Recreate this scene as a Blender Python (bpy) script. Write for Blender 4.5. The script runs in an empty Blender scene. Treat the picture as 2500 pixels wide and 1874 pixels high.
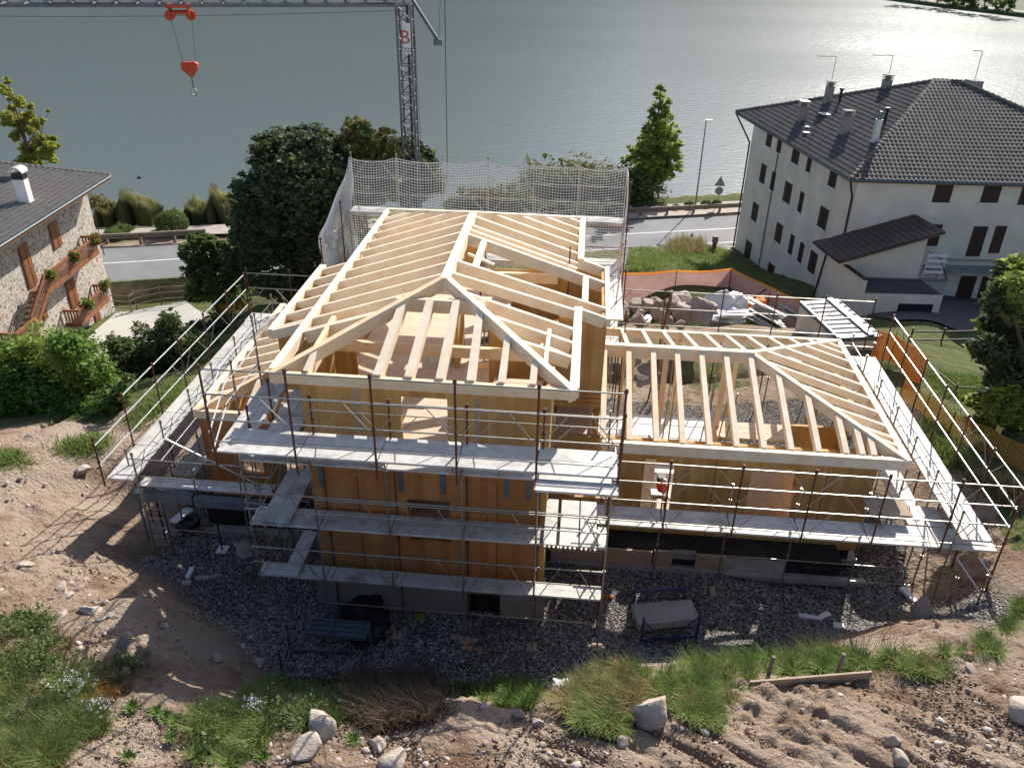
import bpy, math, random
import numpy as np
from mathutils import Vector, Matrix
random.seed(7); RNG = np.random.default_rng(7)
SC = bpy.context.scene; COL = SC.collection
R = math.radians

# ---------------------------------------------------------------- camera
CH = 17.0
FPX, PIT, ROL, YAW = 2002.8, .512697, .018562, .0814774      # focal length in px of a 2500 px frame, pitch, roll, yaw
_f = np.array([-math.sin(YAW)*math.cos(PIT), math.cos(YAW)*math.cos(PIT), -math.sin(PIT)])
_r0 = np.array([math.cos(YAW), math.sin(YAW), 0.]); _u0 = np.cross(_r0, _f)
_r = math.cos(ROL)*_r0 + math.sin(ROL)*_u0; _u = -math.sin(ROL)*_r0 + math.cos(ROL)*_u0
CP = np.array([0., 0., CH])
cam = bpy.data.cameras.new('camera'); co = bpy.data.objects.new('camera', cam); COL.objects.link(co)
m = Matrix(((_r[0], _u[0], -_f[0], 0), (_r[1], _u[1], -_f[1], 0), (_r[2], _u[2], -_f[2], CH), (0, 0, 0, 1)))
co.matrix_world = m
cam.sensor_width = 36; cam.lens = 36*FPX/2500; cam.clip_start = .5; cam.clip_end = 6000
SC.camera = co
SC.render.resolution_x = 1024; SC.render.resolution_y = 767

# survey helpers: sight line through a point of the photograph met with a known level or wall plane
def ray(x, y): return _f*FPX + _r*(x-1250) - _u*(y-937)
def az(x, y, z): d = ray(x, y); return CP + d*((z-CH)/d[2])
def ay(x, y, Y): d = ray(x, y); return CP + d*(Y/d[1])
def ax(x, y, X): d = ray(x, y); return CP + d*(X/d[0])
def apl(x, y, o, n): d = ray(x, y); return CP + d*(np.dot(np.array(o)-CP, n)/np.dot(d, n))

# ---------------------------------------------------------------- light
SUN_EL = 34.0; SUN_DIR = np.array([.357, .934])
w = bpy.data.worlds.new("World"); SC.world = w; w.use_nodes = True
nt = w.node_tree; nt.nodes.clear()
sky = nt.nodes.new('ShaderNodeTexSky'); sky.sky_type = 'NISHITA'; sky.sun_disc = False
sky.sun_elevation = R(SUN_EL); sky.sun_rotation = math.atan2(.357, .934)
sky.air_density = .75; sky.dust_density = 2.6; sky.ozone_density = .6; sky.altitude = 900
bg = nt.nodes.new('ShaderNodeBackground'); bg.inputs['Strength'].default_value = .128
wo = nt.nodes.new('ShaderNodeOutputWorld')
nt.links.new(sky.outputs[0], bg.inputs[0]); nt.links.new(bg.outputs[0], wo.inputs[0])
sl = bpy.data.lights.new('sun', 'SUN'); sl.energy = 4.8; sl.angle = R(.5); sl.color = (1, .95, .87)
so = bpy.data.objects.new('sun', sl); COL.objects.link(so)
sv = Vector((.357*math.cos(R(SUN_EL)), .934*math.cos(R(SUN_EL)), math.sin(R(SUN_EL))))
so.rotation_euler = sv.to_track_quat('Z', 'Y').to_euler()
so.location = (20, 60, 60)
SC.view_settings.view_transform = 'Standard'; SC.view_settings.look = 'None'
SC.view_settings.exposure = 0.70; SC.view_settings.gamma = 1

# ---------------------------------------------------------------- materials
def mat(name, col, rough=.8, col2=None, scale=3., detail=6., bump=0., bscale=None, metal=0., spec=.3,
        stretch=None, lo=.35, hi=.65, island=None, trans=0., bdist=.02, knots=None, strips=None, coord='Object', extra=None):
    M = bpy.data.materials.new(name); M.use_nodes = True
    n = M.node_tree.nodes; L = M.node_tree.links
    b = n['Principled BSDF']
    b.inputs['Roughness'].default_value = rough; b.inputs['Metallic'].default_value = metal
    b.inputs['Specular IOR Level'].default_value = spec
    tc = n.new('ShaderNodeTexCoord'); out = tc.outputs[coord]
    if stretch:
        mp = n.new('ShaderNodeMapping'); mp.inputs['Scale'].default_value = stretch
        L.new(out, mp.inputs[0]); out = mp.outputs[0]
    cur = None
    def mix(fac, a, bb, mode='MIX'):
        x = n.new('ShaderNodeMix'); x.data_type = 'RGBA'; x.blend_type = mode
        for k, v in ((0, fac), (6, a), (7, bb)):
            if isinstance(v, (int, float)): x.inputs[k].default_value = v
            elif isinstance(v, tuple): x.inputs[k].default_value = (*v, 1) if len(v) == 3 else v
            else: L.new(v, x.inputs[k])
        return x.outputs[2]
    def noise(sc, det=6., o=None, rough_=.6):
        t = n.new('ShaderNodeTexNoise'); t.inputs['Scale'].default_value = sc; t.inputs['Detail'].default_value = det
        t.inputs['Roughness'].default_value = rough_
        L.new(o or out, t.inputs['Vector']); return t.outputs[0]
    def ramp(v, a, bb):
        r_ = n.new('ShaderNodeMapRange'); r_.inputs[1].default_value = a; r_.inputs[2].default_value = bb
        L.new(v, r_.inputs[0]); return r_.outputs[0]
    cur = col
    if col2: cur = mix(ramp(noise(scale, detail), lo, hi), col, col2)
    if island:
        g = n.new('ShaderNodeNewGeometry'); cur = mix(ramp(g.outputs['Random Per Island'], 0, 1), cur, island) if len(island) == 3 else cur
    if strips:      # (width, colour, axis) glued laminations: one tone per board
        sx = n.new('ShaderNodeSeparateXYZ'); L.new(tc.outputs['Object'], sx.inputs[0])
        ad = n.new('ShaderNodeMath'); ad.operation = 'ADD'; L.new(sx.outputs[0], ad.inputs[0]); L.new(sx.outputs[1], ad.inputs[1])
        dv = n.new('ShaderNodeMath'); dv.operation = 'DIVIDE'; L.new(ad.outputs[0], dv.inputs[0]); dv.inputs[1].default_value = strips[0]
        fl = n.new('ShaderNodeMath'); fl.operation = 'FLOOR'; L.new(dv.outputs[0], fl.inputs[0])
        wn = n.new('ShaderNodeTexWhiteNoise'); wn.noise_dimensions = '1D'; L.new(fl.outputs[0], wn.inputs['W'])
        cur = mix(ramp(wn.outputs[0], 0, 1.4), cur, strips[1])
    if knots:
        v = n.new('ShaderNodeTexVoronoi'); v.inputs['Scale'].default_value = knots[0]; L.new(tc.outputs['Object'], v.inputs['Vector'])
        cur = mix(ramp(v.outputs['Distance'], knots[1], knots[1]*.4), cur, knots[2])
    if extra: cur = extra(n, L, tc, mix, noise, ramp, cur)
    if isinstance(cur, tuple): b.inputs['Base Color'].default_value = (*cur, 1)
    else: L.new(cur, b.inputs['Base Color'])
    if bump:
        bm_ = n.new('ShaderNodeBump'); bm_.inputs['Strength'].default_value = bump; bm_.inputs['Distance'].default_value = bdist
        L.new(noise(bscale or scale*4, 8.), bm_.inputs['Height']); L.new(bm_.outputs[0], b.inputs['Normal'])
    if trans:
        td = n.new('ShaderNodeBsdfTranslucent'); ms = n.new('ShaderNodeMixShader'); ms.inputs[0].default_value = trans
        if isinstance(cur, tuple): td.inputs[0].default_value = (*cur, 1)
        else: L.new(cur, td.inputs[0])
        L.new(b.outputs[0], ms.inputs[1]); L.new(td.outputs[0], ms.inputs[2])
        L.new(ms.outputs[0], n['Material Output'].inputs[0])
    return M

MT = {}
MT['beam'] = mat('spruce_beam', (.84, .66, .43), .7, (.75, .55, .33), 2.2, 5, .15, 30, knots=(1.9, .055, (.30, .15, .06)))
MT['beam_white'] = mat('pale_glulam', (.88, .76, .58), .7, (.80, .64, .44), 2.5, 5, .1, 30, knots=(1.6, .05, (.38, .2, .1)))
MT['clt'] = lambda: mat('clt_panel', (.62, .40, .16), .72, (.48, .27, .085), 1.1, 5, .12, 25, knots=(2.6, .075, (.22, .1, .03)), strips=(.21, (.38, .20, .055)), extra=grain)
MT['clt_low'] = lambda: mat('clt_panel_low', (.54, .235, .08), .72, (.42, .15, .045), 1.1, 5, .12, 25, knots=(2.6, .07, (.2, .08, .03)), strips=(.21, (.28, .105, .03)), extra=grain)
MT['osb'] = mat('floor_board', (.64, .51, .39), .8, (.54, .41, .29), 4, 8, .1, 40)
MT['panelgrey'] = mat('insulation_panel', (.30, .27, .24), .85, (.24, .21, .19), 2, 5)
MT['boardbeige'] = mat('pressed_board', (.42, .31, .22), .85, (.34, .25, .17), 3, 6)
MT['bitumen'] = mat('bitumen', (.012, .012, .013), .55, (.03, .03, .03), 3, 5)
MT['concrete'] = mat('concrete', (.36, .34, .31), .9, (.26, .24, .22), 1.5, 8, .2, 20)
MT['white'] = mat('white_board', (.78, .76, .74), .8, (.66, .64, .62), 2, 5)
MT['deck'] = lambda: mat('zinc_plank', (.60, .58, .53), .6, (.38, .365, .34), 3.5, 10, .25, 50, metal=.0, lo=.3, hi=.7, spec=.5, extra=smudge)
MT['zinc'] = mat('zinc_tube', (.36, .34, .29), .42, (.25, .22, .18), 8, 6, metal=.75, spec=.5)
MT['rust'] = mat('rusty_tube', (.16, .055, .035), .65, (.09, .04, .03), 12, 6, metal=.2)
MT['brass'] = mat('yellowish_prop', (.45, .36, .14), .5, (.28, .23, .10), 8, 6, metal=.5)
MT['blue'] = mat('blue_steel', (.03, .035, .13), .45, (.05, .05, .12), 6, 4)
MT['bluegrey'] = mat('bluegrey_steel', (.16, .19, .20), .45, (.10, .13, .15), 6, 4, metal=.3)
MT['crane'] = mat('crane_steel', (.17, .18, .185), .5, (.11, .115, .12), 4, 4, metal=.2)
MT['orange'] = mat('orange_paint', (.66, .085, .025), .45, (.45, .06, .02), 4, 4)
MT['cable'] = mat('cable', (.05, .05, .05), .5)
MT['black'] = mat('black_plastic', (.015, .015, .015), .5)
MT['net'] = mat('net_cord', (.82, .82, .78), .9)
MT['orangenet'] = mat('orange_net', (.95, .27, .05), .7, (.85, .42, .07), .5, 2, lo=.4, hi=.6, trans=.35)
MT['fadednet'] = mat('faded_orange_net', (.78, .40, .08), .7, (.62, .42, .10), .6, 2, trans=.35)
MT['pinknet'] = mat('faded_net', (.72, .43, .38), .8, (.62, .36, .31), 2, 5, trans=.25)
MT['plaster'] = mat('plaster', (.76, .68, .56), .9, (.62, .55, .45), .7, 9, .15, 40)
MT['rooftile'] = mat('grey_tile', (.07, .064, .06), .75, (.135, .12, .105), 1.7, 9, .2, 30, island=None)
MT['rooftile_red'] = mat('reddish_tile', (.095, .066, .055), .8, (.14, .082, .066), 2, 6)
MT['rooftile_pale'] = mat('weathered_tile', (.20, .18, .155), .8, (.29, .26, .225), 3, 6, .2, 30)
MT['darkwood'] = mat('dark_shutter', (.045, .026, .018), .6, (.07, .035, .025), 4, 5, strips=(.1, (.03, .02, .015)))
MT['brownwood'] = mat('brown_wood', (.30, .125, .055), .55, (.2, .08, .035), 3, 6, stretch=(1, 1, .3))
MT['railwood'] = mat('railing_wood', (.17, .075, .045), .6, (.27, .14, .09), 3, 6)
MT['greywood'] = mat('weathered_wood', (.22, .18, .14), .85, (.13, .105, .085), 4, 6)
MT['glass'] = mat('dark_glass', (.02, .025, .03), .08, spec=.6)
MT['sheet'] = mat('sheet_metal', (.72, .73, .72), .35, (.6, .6, .6), 3, 5, metal=.4)
MT['chimney'] = mat('chimney_render', (.34, .31, .27), .9, (.22, .2, .17), 3, 7, .3, 30)
MT['asphalt'] = mat('asphalt', (.21, .21, .212), .85, (.155, .155, .157), .45, 10, .1, 60, lo=.3, hi=.7)
MT['paint'] = mat('road_paint', (.75, .75, .74), .7, (.6, .6, .6), 5, 6)
MT['pave'] = mat('pavement', (.42, .36, .30), .9, (.34, .29, .25), 1.5, 7)
MT['bark'] = mat('bark', (.12, .085, .06), .9, (.07, .05, .04), 5, 7, .5, 20)
MT['stonewhite'] = mat('white_stone', (.46, .40, .33), .85, (.31, .24, .19), 2.2, 8, .8, 9, bdist=.05)
MT['boulder'] = mat('granite_boulder', (.42, .33, .27), .85, (.27, .205, .175), 1.6, 8, .5, 7, bdist=.06)
MT['gravelstone'] = mat('gravel', (.24, .225, .215), .85, (.15, .14, .135), 1.1, 5, island=(.42, .38, .35))
MT['pebble'] = mat('pebble', (.40, .32, .26), .85, (.30, .23, .18), 1.1, 5, island=(.52, .44, .38))
def leafm(n, a, b, c, tr=.3): MT[n] = mat(n, a, .6, b, .9, 4, island=c, trans=tr, spec=.25)
leafm('leaf_dark', (.05, .08, .03), (.08, .11, .04), (.11, .135, .06), .38)
leafm('leaf_mid', (.085, .13, .035), (.12, .165, .045), (.14, .19, .06), .4)
leafm('leaf_light', (.23, .33, .055), (.28, .34, .06), (.30, .36, .09), .5)
leafm('leaf_yellow', (.30, .36, .04), (.34, .35, .05), (.38, .38, .09), .5)
leafm('leaf_vivid', (.11, .21, .03), (.16, .26, .04), (.17, .27, .06), .4)
leafm('leaf_olive', (.14, .15, .05), (.18, .165, .05), (.22, .20, .08), .4)
leafm('leaf_rust', (.30, .11, .02), (.22, .09, .02), (.34, .16, .03))
leafm('reed', (.21, .22, .09), (.13, .17, .055), (.28, .26, .12), .45)
leafm('grass_green', (.13, .21, .045), (.19, .24, .06), (.24, .30, .09), .45)
leafm('grass_dry', (.30, .22, .09), (.18, .19, .07), (.38, .29, .14), .4)
leafm('weed_brown', (.12, .085, .055), (.08, .06, .04), (.17, .115, .075))
leafm('flower_red', (.55, .03, .02), (.45, .02, .02), (.6, .08, .04))
leafm('flower_white', (.75, .75, .7), (.6, .6, .55), (.8, .8, .75))

def grain(n, L, tc, mix, noise, ramp, cur):
    mp = n.new('ShaderNodeMapping'); mp.inputs['Scale'].default_value = (14, 14, .9); L.new(tc.outputs['Object'], mp.inputs[0])
    g = noise(1., 6., mp.outputs[0]); c = mix(ramp(g, .38, .68), cur, (.30, .15, .045)); c = mix(.62, c, cur)
    st = noise(.55, 5.); return mix(ramp(st, .56, .74), c, (.36, .22, .10))
def smudge(n, L, tc, mix, noise, ramp, cur):
    c = mix(ramp(noise(1.3, 8.), .52, .70), cur, (.27, .25, .22)); return mix(ramp(noise(11., 4.), .66, .72), c, (.75, .74, .70))
def bricky(n, L, tc, mix, noise, ramp, cur):
    t = n.new('ShaderNodeTexBrick'); t.inputs['Scale'].default_value = 3.2; t.inputs['Mortar Size'].default_value = .03
    t.inputs['Color1'].default_value = (.50, .48, .43, 1); t.inputs['Color2'].default_value = (.42, .40, .36, 1); t.inputs['Mortar'].default_value = (.22, .21, .18, 1)
    L.new(tc.outputs['Object'], t.inputs['Vector']); return mix(.85, cur, t.outputs[0])
for k_ in ('clt', 'clt_low', 'deck'): MT[k_] = MT[k_]()
MT['blocks'] = mat('paving_blocks', (.47, .45, .41), .9, (.36, .34, .31), 1.2, 6, extra=bricky)
def stony(n, L, tc, mix, noise, ramp, cur):
    v = n.new('ShaderNodeTexVoronoi'); v.inputs['Scale'].default_value = 3.6; v.feature = 'DISTANCE_TO_EDGE'; v.inputs['Randomness'].default_value = 1
    v2 = n.new('ShaderNodeTexVoronoi'); v2.inputs['Scale'].default_value = 3.6
    nz = n.new('ShaderNodeTexNoise'); nz.inputs['Scale'].default_value = 3; nz.inputs['Detail'].default_value = 6
    L.new(tc.outputs['Object'], nz.inputs['Vector'])
    vm = n.new('ShaderNodeVectorMath'); vm.operation = 'MULTIPLY_ADD'
    L.new(nz.outputs[1], vm.inputs[0]); vm.inputs[1].default_value = (.5, .5, .5); L.new(tc.outputs['Object'], vm.inputs[2])
    L.new(vm.outputs[0], v.inputs['Vector']); L.new(vm.outputs[0], v2.inputs['Vector'])
    sep = n.new('ShaderNodeSeparateColor'); L.new(v2.outputs['Color'], sep.inputs[0])
    c = mix(sep.outputs[0], (.46, .41, .35), (.24, .19, .16)); c = mix(ramp(sep.outputs[1], .8, .95), c, (.36, .2, .15))
    return mix(ramp(v.outputs['Distance'], .13, .03), c, (.60, .56, .49))
MT['stonewall'] = mat('stone_masonry', (.4, .4, .4), .9, extra=stony, bump=.6, bscale=9, bdist=.05)

# ---------------------------------------------------------------- mesh helpers
class MB:
    def __init__(s): s.v = []; s.f = []
    def add(s, vs, fs):
        k = len(s.v); s.v.extend([tuple(map(float, p)) for p in vs]); s.f.extend([tuple(i+k for i in f) for f in fs]); return s
    def box(s, x0, x1, y0, y1, z0, z1):
        return s.add([(x0,y0,z0),(x1,y0,z0),(x1,y1,z0),(x0,y1,z0),(x0,y0,z1),(x1,y0,z1),(x1,y1,z1),(x0,y1,z1)],
                     [(0,3,2,1),(4,5,6,7),(0,1,5,4),(1,2,6,5),(2,3,7,6),(3,0,4,7)])
    def beam(s, a, b, w, h, top=True):        # a, b: middle of the top face; w across, h down
        a = np.array(a, float); b = np.array(b, float); d = b-a; d /= np.linalg.norm(d)
        sd = np.cross(d, (0, 0, 1)); n = np.linalg.norm(sd)
        sd = np.array((1., 0, 0)) if n < 1e-4 else sd/n
        up = np.cross(sd, d)
        o = 0 if top else .5
        vs = []
        for p in (a, b):
            for i, j in ((-.5, o-1), (.5, o-1), (.5, o), (-.5, o)): vs.append(p+sd*w*i+up*h*j)
        return s.add(vs, [(0,1,2,3),(7,6,5,4),(0,4,5,1),(1,5,6,2),(2,6,7,3),(3,7,4,0)])
    def tube(s, a, b, r, n=6, r2=None):
        a = np.array(a, float); b = np.array(b, float); d = b-a; l = np.linalg.norm(d)
        if l < 1e-6: return s
        d /= l; q = np.cross(d, (0, 0, 1)); 
        if np.linalg.norm(q) < 1e-3: q = np.array((1., 0, 0))
        q /= np.linalg.norm(q); p = np.cross(d, q); r2 = r if r2 is None else r2
        vs = [c+(q*math.cos(t)+p*math.sin(t))*rr for c, rr in ((a, r), (b, r2)) for t in [2*math.pi*i/n for i in range(n)]]
        fs = [(i, (i+1) % n, n+(i+1) % n, n+i) for i in range(n)] + [tuple(range(n-1, -1, -1)), tuple(range(n, 2*n))]
        return s.add(vs, fs)
    def path(s, pts, r, n=6):
        for i in range(len(pts)-1): s.tube(pts[i], pts[i+1], r, n)
        return s
    def prism(s, poly, off):                  # polygon swept along a vector
        poly = [np.array(p, float) for p in poly]; off = np.array(off, float); n = len(poly)
        return s.add(poly+[p+off for p in poly], [tuple(range(n-1, -1, -1)), tuple(range(n, 2*n))]+[(i, (i+1) % n, n+(i+1) % n, n+i) for i in range(n)])
    def obox(s, c, u, v, w_, a, b, h):         # oriented box: centre, unit axes, full sizes
        c = np.array(c, float); vs = []
        for k in (-.5, .5):
            for i, j in ((-.5, -.5), (.5, -.5), (.5, .5), (-.5, .5)): vs.append(c+np.array(u)*a*i+np.array(v)*b*j+np.array(w_)*h*k)
        return s.add(vs, [(0,3,2,1),(4,5,6,7),(0,1,5,4),(1,2,6,5),(2,3,7,6),(3,0,4,7)])
    def build(s, name, m_, parent=None, smooth=False):
        me = bpy.data.meshes.new(name); me.from_pydata(s.v, [], s.f); me.validate()
        me.materials.append(MT[m_] if isinstance(m_, str) else m_)
        if smooth: me.polygons.foreach_set('use_smooth', [True]*len(me.polygons))
        o = bpy.data.objects.new(name, me); COL.objects.link(o)
        if parent is not None: o.parent = parent; o.matrix_parent_inverse = parent_inv(parent)
        return o
def parent_inv(p): return (Matrix.Translation(p.location) @ p.rotation_euler.to_matrix().to_4x4() @ Matrix.Diagonal((*p.scale, 1))).inverted()
def tag(o, label=None, cat=None, group=None, kind=None):
    for k, v in (('label', label), ('category', cat), ('group', group), ('kind', kind)):
        if v: o[k] = v
    return o
def thing(name, label, cat, loc=(0, 0, 0), group=None):
    o = bpy.data.objects.new(name, None); COL.objects.link(o); o.location = tuple(map(float, loc)); o.empty_display_size = .3
    return tag(o, label, cat, group)
def npmesh(name, V, F, m_, parent=None, smooth=False, k=4):
    me = bpy.data.meshes.new(name); V = np.asarray(V, np.float32); F = np.asarray(F, np.int32)
    me.vertices.add(len(V)); me.vertices.foreach_set('co', V.ravel())
    me.loops.add(F.size); me.loops.foreach_set('vertex_index', F.ravel())
    me.polygons.add(len(F)); me.polygons.foreach_set('loop_start', np.arange(0, F.size, F.shape[1], dtype=np.int32))
    me.polygons.foreach_set('loop_total', np.full(len(F), F.shape[1], np.int32))
    if smooth: me.polygons.foreach_set('use_smooth', np.ones(len(F), bool))
    me.update(calc_edges=True); me.validate()
    me.materials.append(MT[m_] if isinstance(m_, str) else m_)
    o = bpy.data.objects.new(name, me); COL.objects.link(o)
    if parent is not None: o.parent = parent; o.matrix_parent_inverse = parent_inv(parent)
    return o

def vnoise(x, y, seed=0):                     # smooth value noise
    xi = np.floor(x).astype(np.int64); yi = np.floor(y).astype(np.int64); fx = x-xi; fy = y-yi
    fx = fx*fx*(3-2*fx); fy = fy*fy*(3-2*fy)
    def h(a, b):
        n_ = (a*374761393 + b*668265263 + seed*1442695041) & 0xffffffff
        n_ = ((n_ ^ (n_ >> 13))*1274126177) & 0xffffffff
        return ((n_ ^ (n_ >> 16)) & 0xffff)/65535.
    return (h(xi, yi)*(1-fx)+h(xi+1, yi)*fx)*(1-fy)+(h(xi, yi+1)*(1-fx)+h(xi+1, yi+1)*fx)*fy
def fbm(x, y, s, o=4, seed=0):
    t = 0; a = 1; n_ = 0
    for k in range(o): t = t+a*(vnoise(x*s, y*s, seed+k)-.5); n_ += a; a *= .5; s *= 2.03
    return t/n_*2

# ---------------------------------------------------------------- terrain
CTL = []
def cz(px, py, z): p = az(px, py, z); CTL.append((p[0], p[1], z))
for p in [(-9,16,0),(-6,15.3,0),(-3,15.2,0),(0,15.2,0),(3,15.9,0),(6,16.6,0),(8.5,17.8,0),(-10.3,17.8,0),(-11.3,18.6,0),(-9,19,0),(0,18,0),(5,18.5,0),
          (-6,20,0),(0,21,0),(5,21,0),(9.5,20.5,.1),(9.6,24,.2),(9.8,28,.2),(0,28,0),(-6,28,0),(-10.5,22,.2),(-11.2,27,.5),(-12.5,20.5,.7),(-12.6,23,.9),(-12.6,27,.8),
          (-8,10.6,3.5),(-6.73,10.4,3.43),(-5.1,10.4,3.46),(-3.94,10.4,3.45),(-3.06,10.4,3.43),(-1.98,10.7,3.6),
          (-6,13.6,.3),(-3,13.8,.1),(-.5,14,.1),(-6,9.6,3.5),(-2,9.8,3.7),
          (-5,32,-.8),(-5,40,-3),(5,33,-.8),(5,45,-4.6),(-5,50,-5.2),(12,45,-3.5),(20,40,-1.8),(30,40,-1.9),(30,30,-1),(30,55,-4),(0,0,5),(-15,0,5),(15,0,5),(-25,8,4.5),(25,8,4),
          (-25,18,2),(25,18,2.5),(-30,30,-2),(-40,45,-6.5),(-30,50,-6.7),(-22,50,-6.7),(-15,50,-6.5),(40,70,-6)]: CTL.append(p)
for p in [(1500,1640,3.3),(1850,1655,3.3),(2150,1590,3.0),(2300,1530,2.7),(2500,1450,2.3),(176,1348,2.0),(328,1467,3.2),(230,1255,1.2),(330,1240,.2),
          (0,1400,2.9),(100,1480,3.0),(0,1600,3.4),(278,1507,3.2),(298,1562,3.3),(258,1602,3.4),(318,1691,3.5),(0,1750,3.8),(60,1300,2.3),(470,1500,1.1),(560,1600,1.6),(450,1640,2.8),
          (0,1874,4.2),(600,1874,4.0),(1250,1874,4.1),(1900,1874,4.1),(2500,1874,3.9),(2500,1650,3.4),(1250,1790,3.75),(1900,1750,3.7),
          (2130,1430,.1),(2150,1330,.5),(2250,1450,.5),(2300,1350,.8),(2420,1400,1.6),(2380,1500,1.9),(2480,1300,1.8),(2250,1130,1.2),(2400,1180,1.6),(2200,1000,1.2),(2300,1020,1.3),
          (2480,1130,1.6),(2300,930,.6),(2300,870,0),(2450,930,.3),(2150,840,.1),(2300,800,-1),(2300,755,-1.7),(1550,790,-.9),(1800,790,-1.0),(2000,850,.3),(1650,715,-2.6),(1800,705,-3.0),(1900,735,-2.4),
          (1550,620,-4.2),(1700,600,-4.6),(1560,655,-3.2),(1750,655,-3.4),(1987,730,-2.6),(1830,660,-4.6),(2150,720,-2.0),
          (150,1080,1.8),(0,1120,2.2),(300,1100,1.4),(330,1010,1.1),(450,930,.8),(560,800,.6),(640,740,.4),(250,1050,1),(100,1050,1.4),(0,1060,1.4),(200,970,0),(100,1010,.2),
          (420,835,-5.3),(350,900,-4.7),(300,950,-4.3),(240,960,-4.5),(200,900,-5),(410,905,-1.2),(440,870,-2.0),(250,860,-5.2),(510,800,-5),(360,790,-6.4),(300,770,-6.6),(440,730,-6.7),(520,770,-5.6),(600,720,-4),(600,655,-6.6),(100,800,-5.5)]: cz(*p)
CTL = np.array(CTL)
_D = np.linalg.norm(CTL[:, None, :2]-CTL[None, :, :2], axis=2)
_A = np.zeros((len(CTL)+3,)*2); _A[:-3, :-3] = np.sqrt(_D**2+.25) + np.eye(len(CTL))*-.03
_A[:-3, -3] = 1; _A[:-3, -2:] = CTL[:, :2]; _A[-3:, :-3] = _A[:-3, -3:].T
_W = np.linalg.solve(_A, np.r_[CTL[:, 2], 0, 0, 0])
ROADZ = -5.5; LAKEZ = -7.0
RC = np.array([az(-500, 674, ROADZ)[:2], az(256, 643, ROADZ)[:2], az(434, 632, ROADZ)[:2], az(1533, 571, ROADZ)[:2], az(1795, 557, ROADZ)[:2], az(2700, 505, ROADZ)[:2]])
SH = np.array([az(-600, 565, -5.9)[:2], az(250, 549, -5.9)[:2], az(540, 541, -5.9)[:2], az(1150, 507, -5.9)[:2], az(1530, 481, -5.9)[:2], az(1810, 467, -5.9)[:2], az(2700, 430, -5.9)[:2]])
def lin(P, x): return np.interp(x, P[:, 0], P[:, 1])
def ground(x, y, fine=True):
    x = np.atleast_1d(np.asarray(x, float)); y = np.atleast_1d(np.asarray(y, float)); sh_ = x.shape
    X = x.ravel(); Y = y.ravel(); z = np.zeros(len(X))
    for i in range(0, len(X), 20000):
        a = X[i:i+20000]; b = Y[i:i+20000]
        d = np.sqrt((a[:, None]-CTL[:, 0])**2+(b[:, None]-CTL[:, 1])**2+.25)
        z[i:i+20000] = d@_W[:-3]+_W[-3]+_W[-2]*a+_W[-1]*b
    dr = Y-lin(RC, X)
    near = 3.9; t = np.clip((dr+near+.9)/.8, 0, 1); t = np.where(dr < -near-.9, 0, t)
    z = z*(1-t)+(ROADZ-.06)*t
    ds = Y-lin(SH, X); z = np.where(ds > -6, np.minimum(z, -5.75), z); t = np.clip((ds+.9)/1.4, 0, 1); z = z-t*3.5
    return z.reshape(sh_)
def gz(x, y): return float(ground(x, y)[0])
def crest(x): return np.interp(x, [-12, -8, -4, -1, 1, 4, 7.5, 10, 13], [12.2, 11.2, 10.9, 11.1, 12., 12.9, 13.4, 14.2, 15.6])
def masks(X, Y, Z):
    n1 = fbm(X, Y, .5, 5, 11)
    # gravel in the pit and interior
    g = np.clip((1.15-Z+n1*.5)*2.2, 0, 1)*(Y > 13)*(Y < 30)*(X > -12.2+n1)*(X < 10.3+n1)
    scree = np.clip(1.2-np.hypot((X-10.8)/2.0, (Y-16.6)/1.8)+n1*.4, 0, 1); g = np.maximum(g, scree)
    dr = Y-lin(RC, X); ds = Y-lin(SH, X)
    gr = np.clip((-1.4-Z)*1.2+n1, 0, 1)*(Y > 30)
    gr = np.maximum(gr, (Y > 19)*(X > 12.9+n1*.6)*(Z < 2.4)*1.)
    gr = np.maximum(gr, (Y > 20)*(X < -14.8+n1*.9)*(Z < .95)*1.)
    gr = np.where((dr > -4.6) & (dr < 7.6), np.clip(n1*2-.2, 0, .7), gr); gr = np.where(dr >= 7.6, 1, gr)
    gr = np.where((Y > 30) & (Y < 38) & (X > 1) & (X < 11), np.clip(n1*3+.3, 0, 1), gr)
    return g, gr
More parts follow.
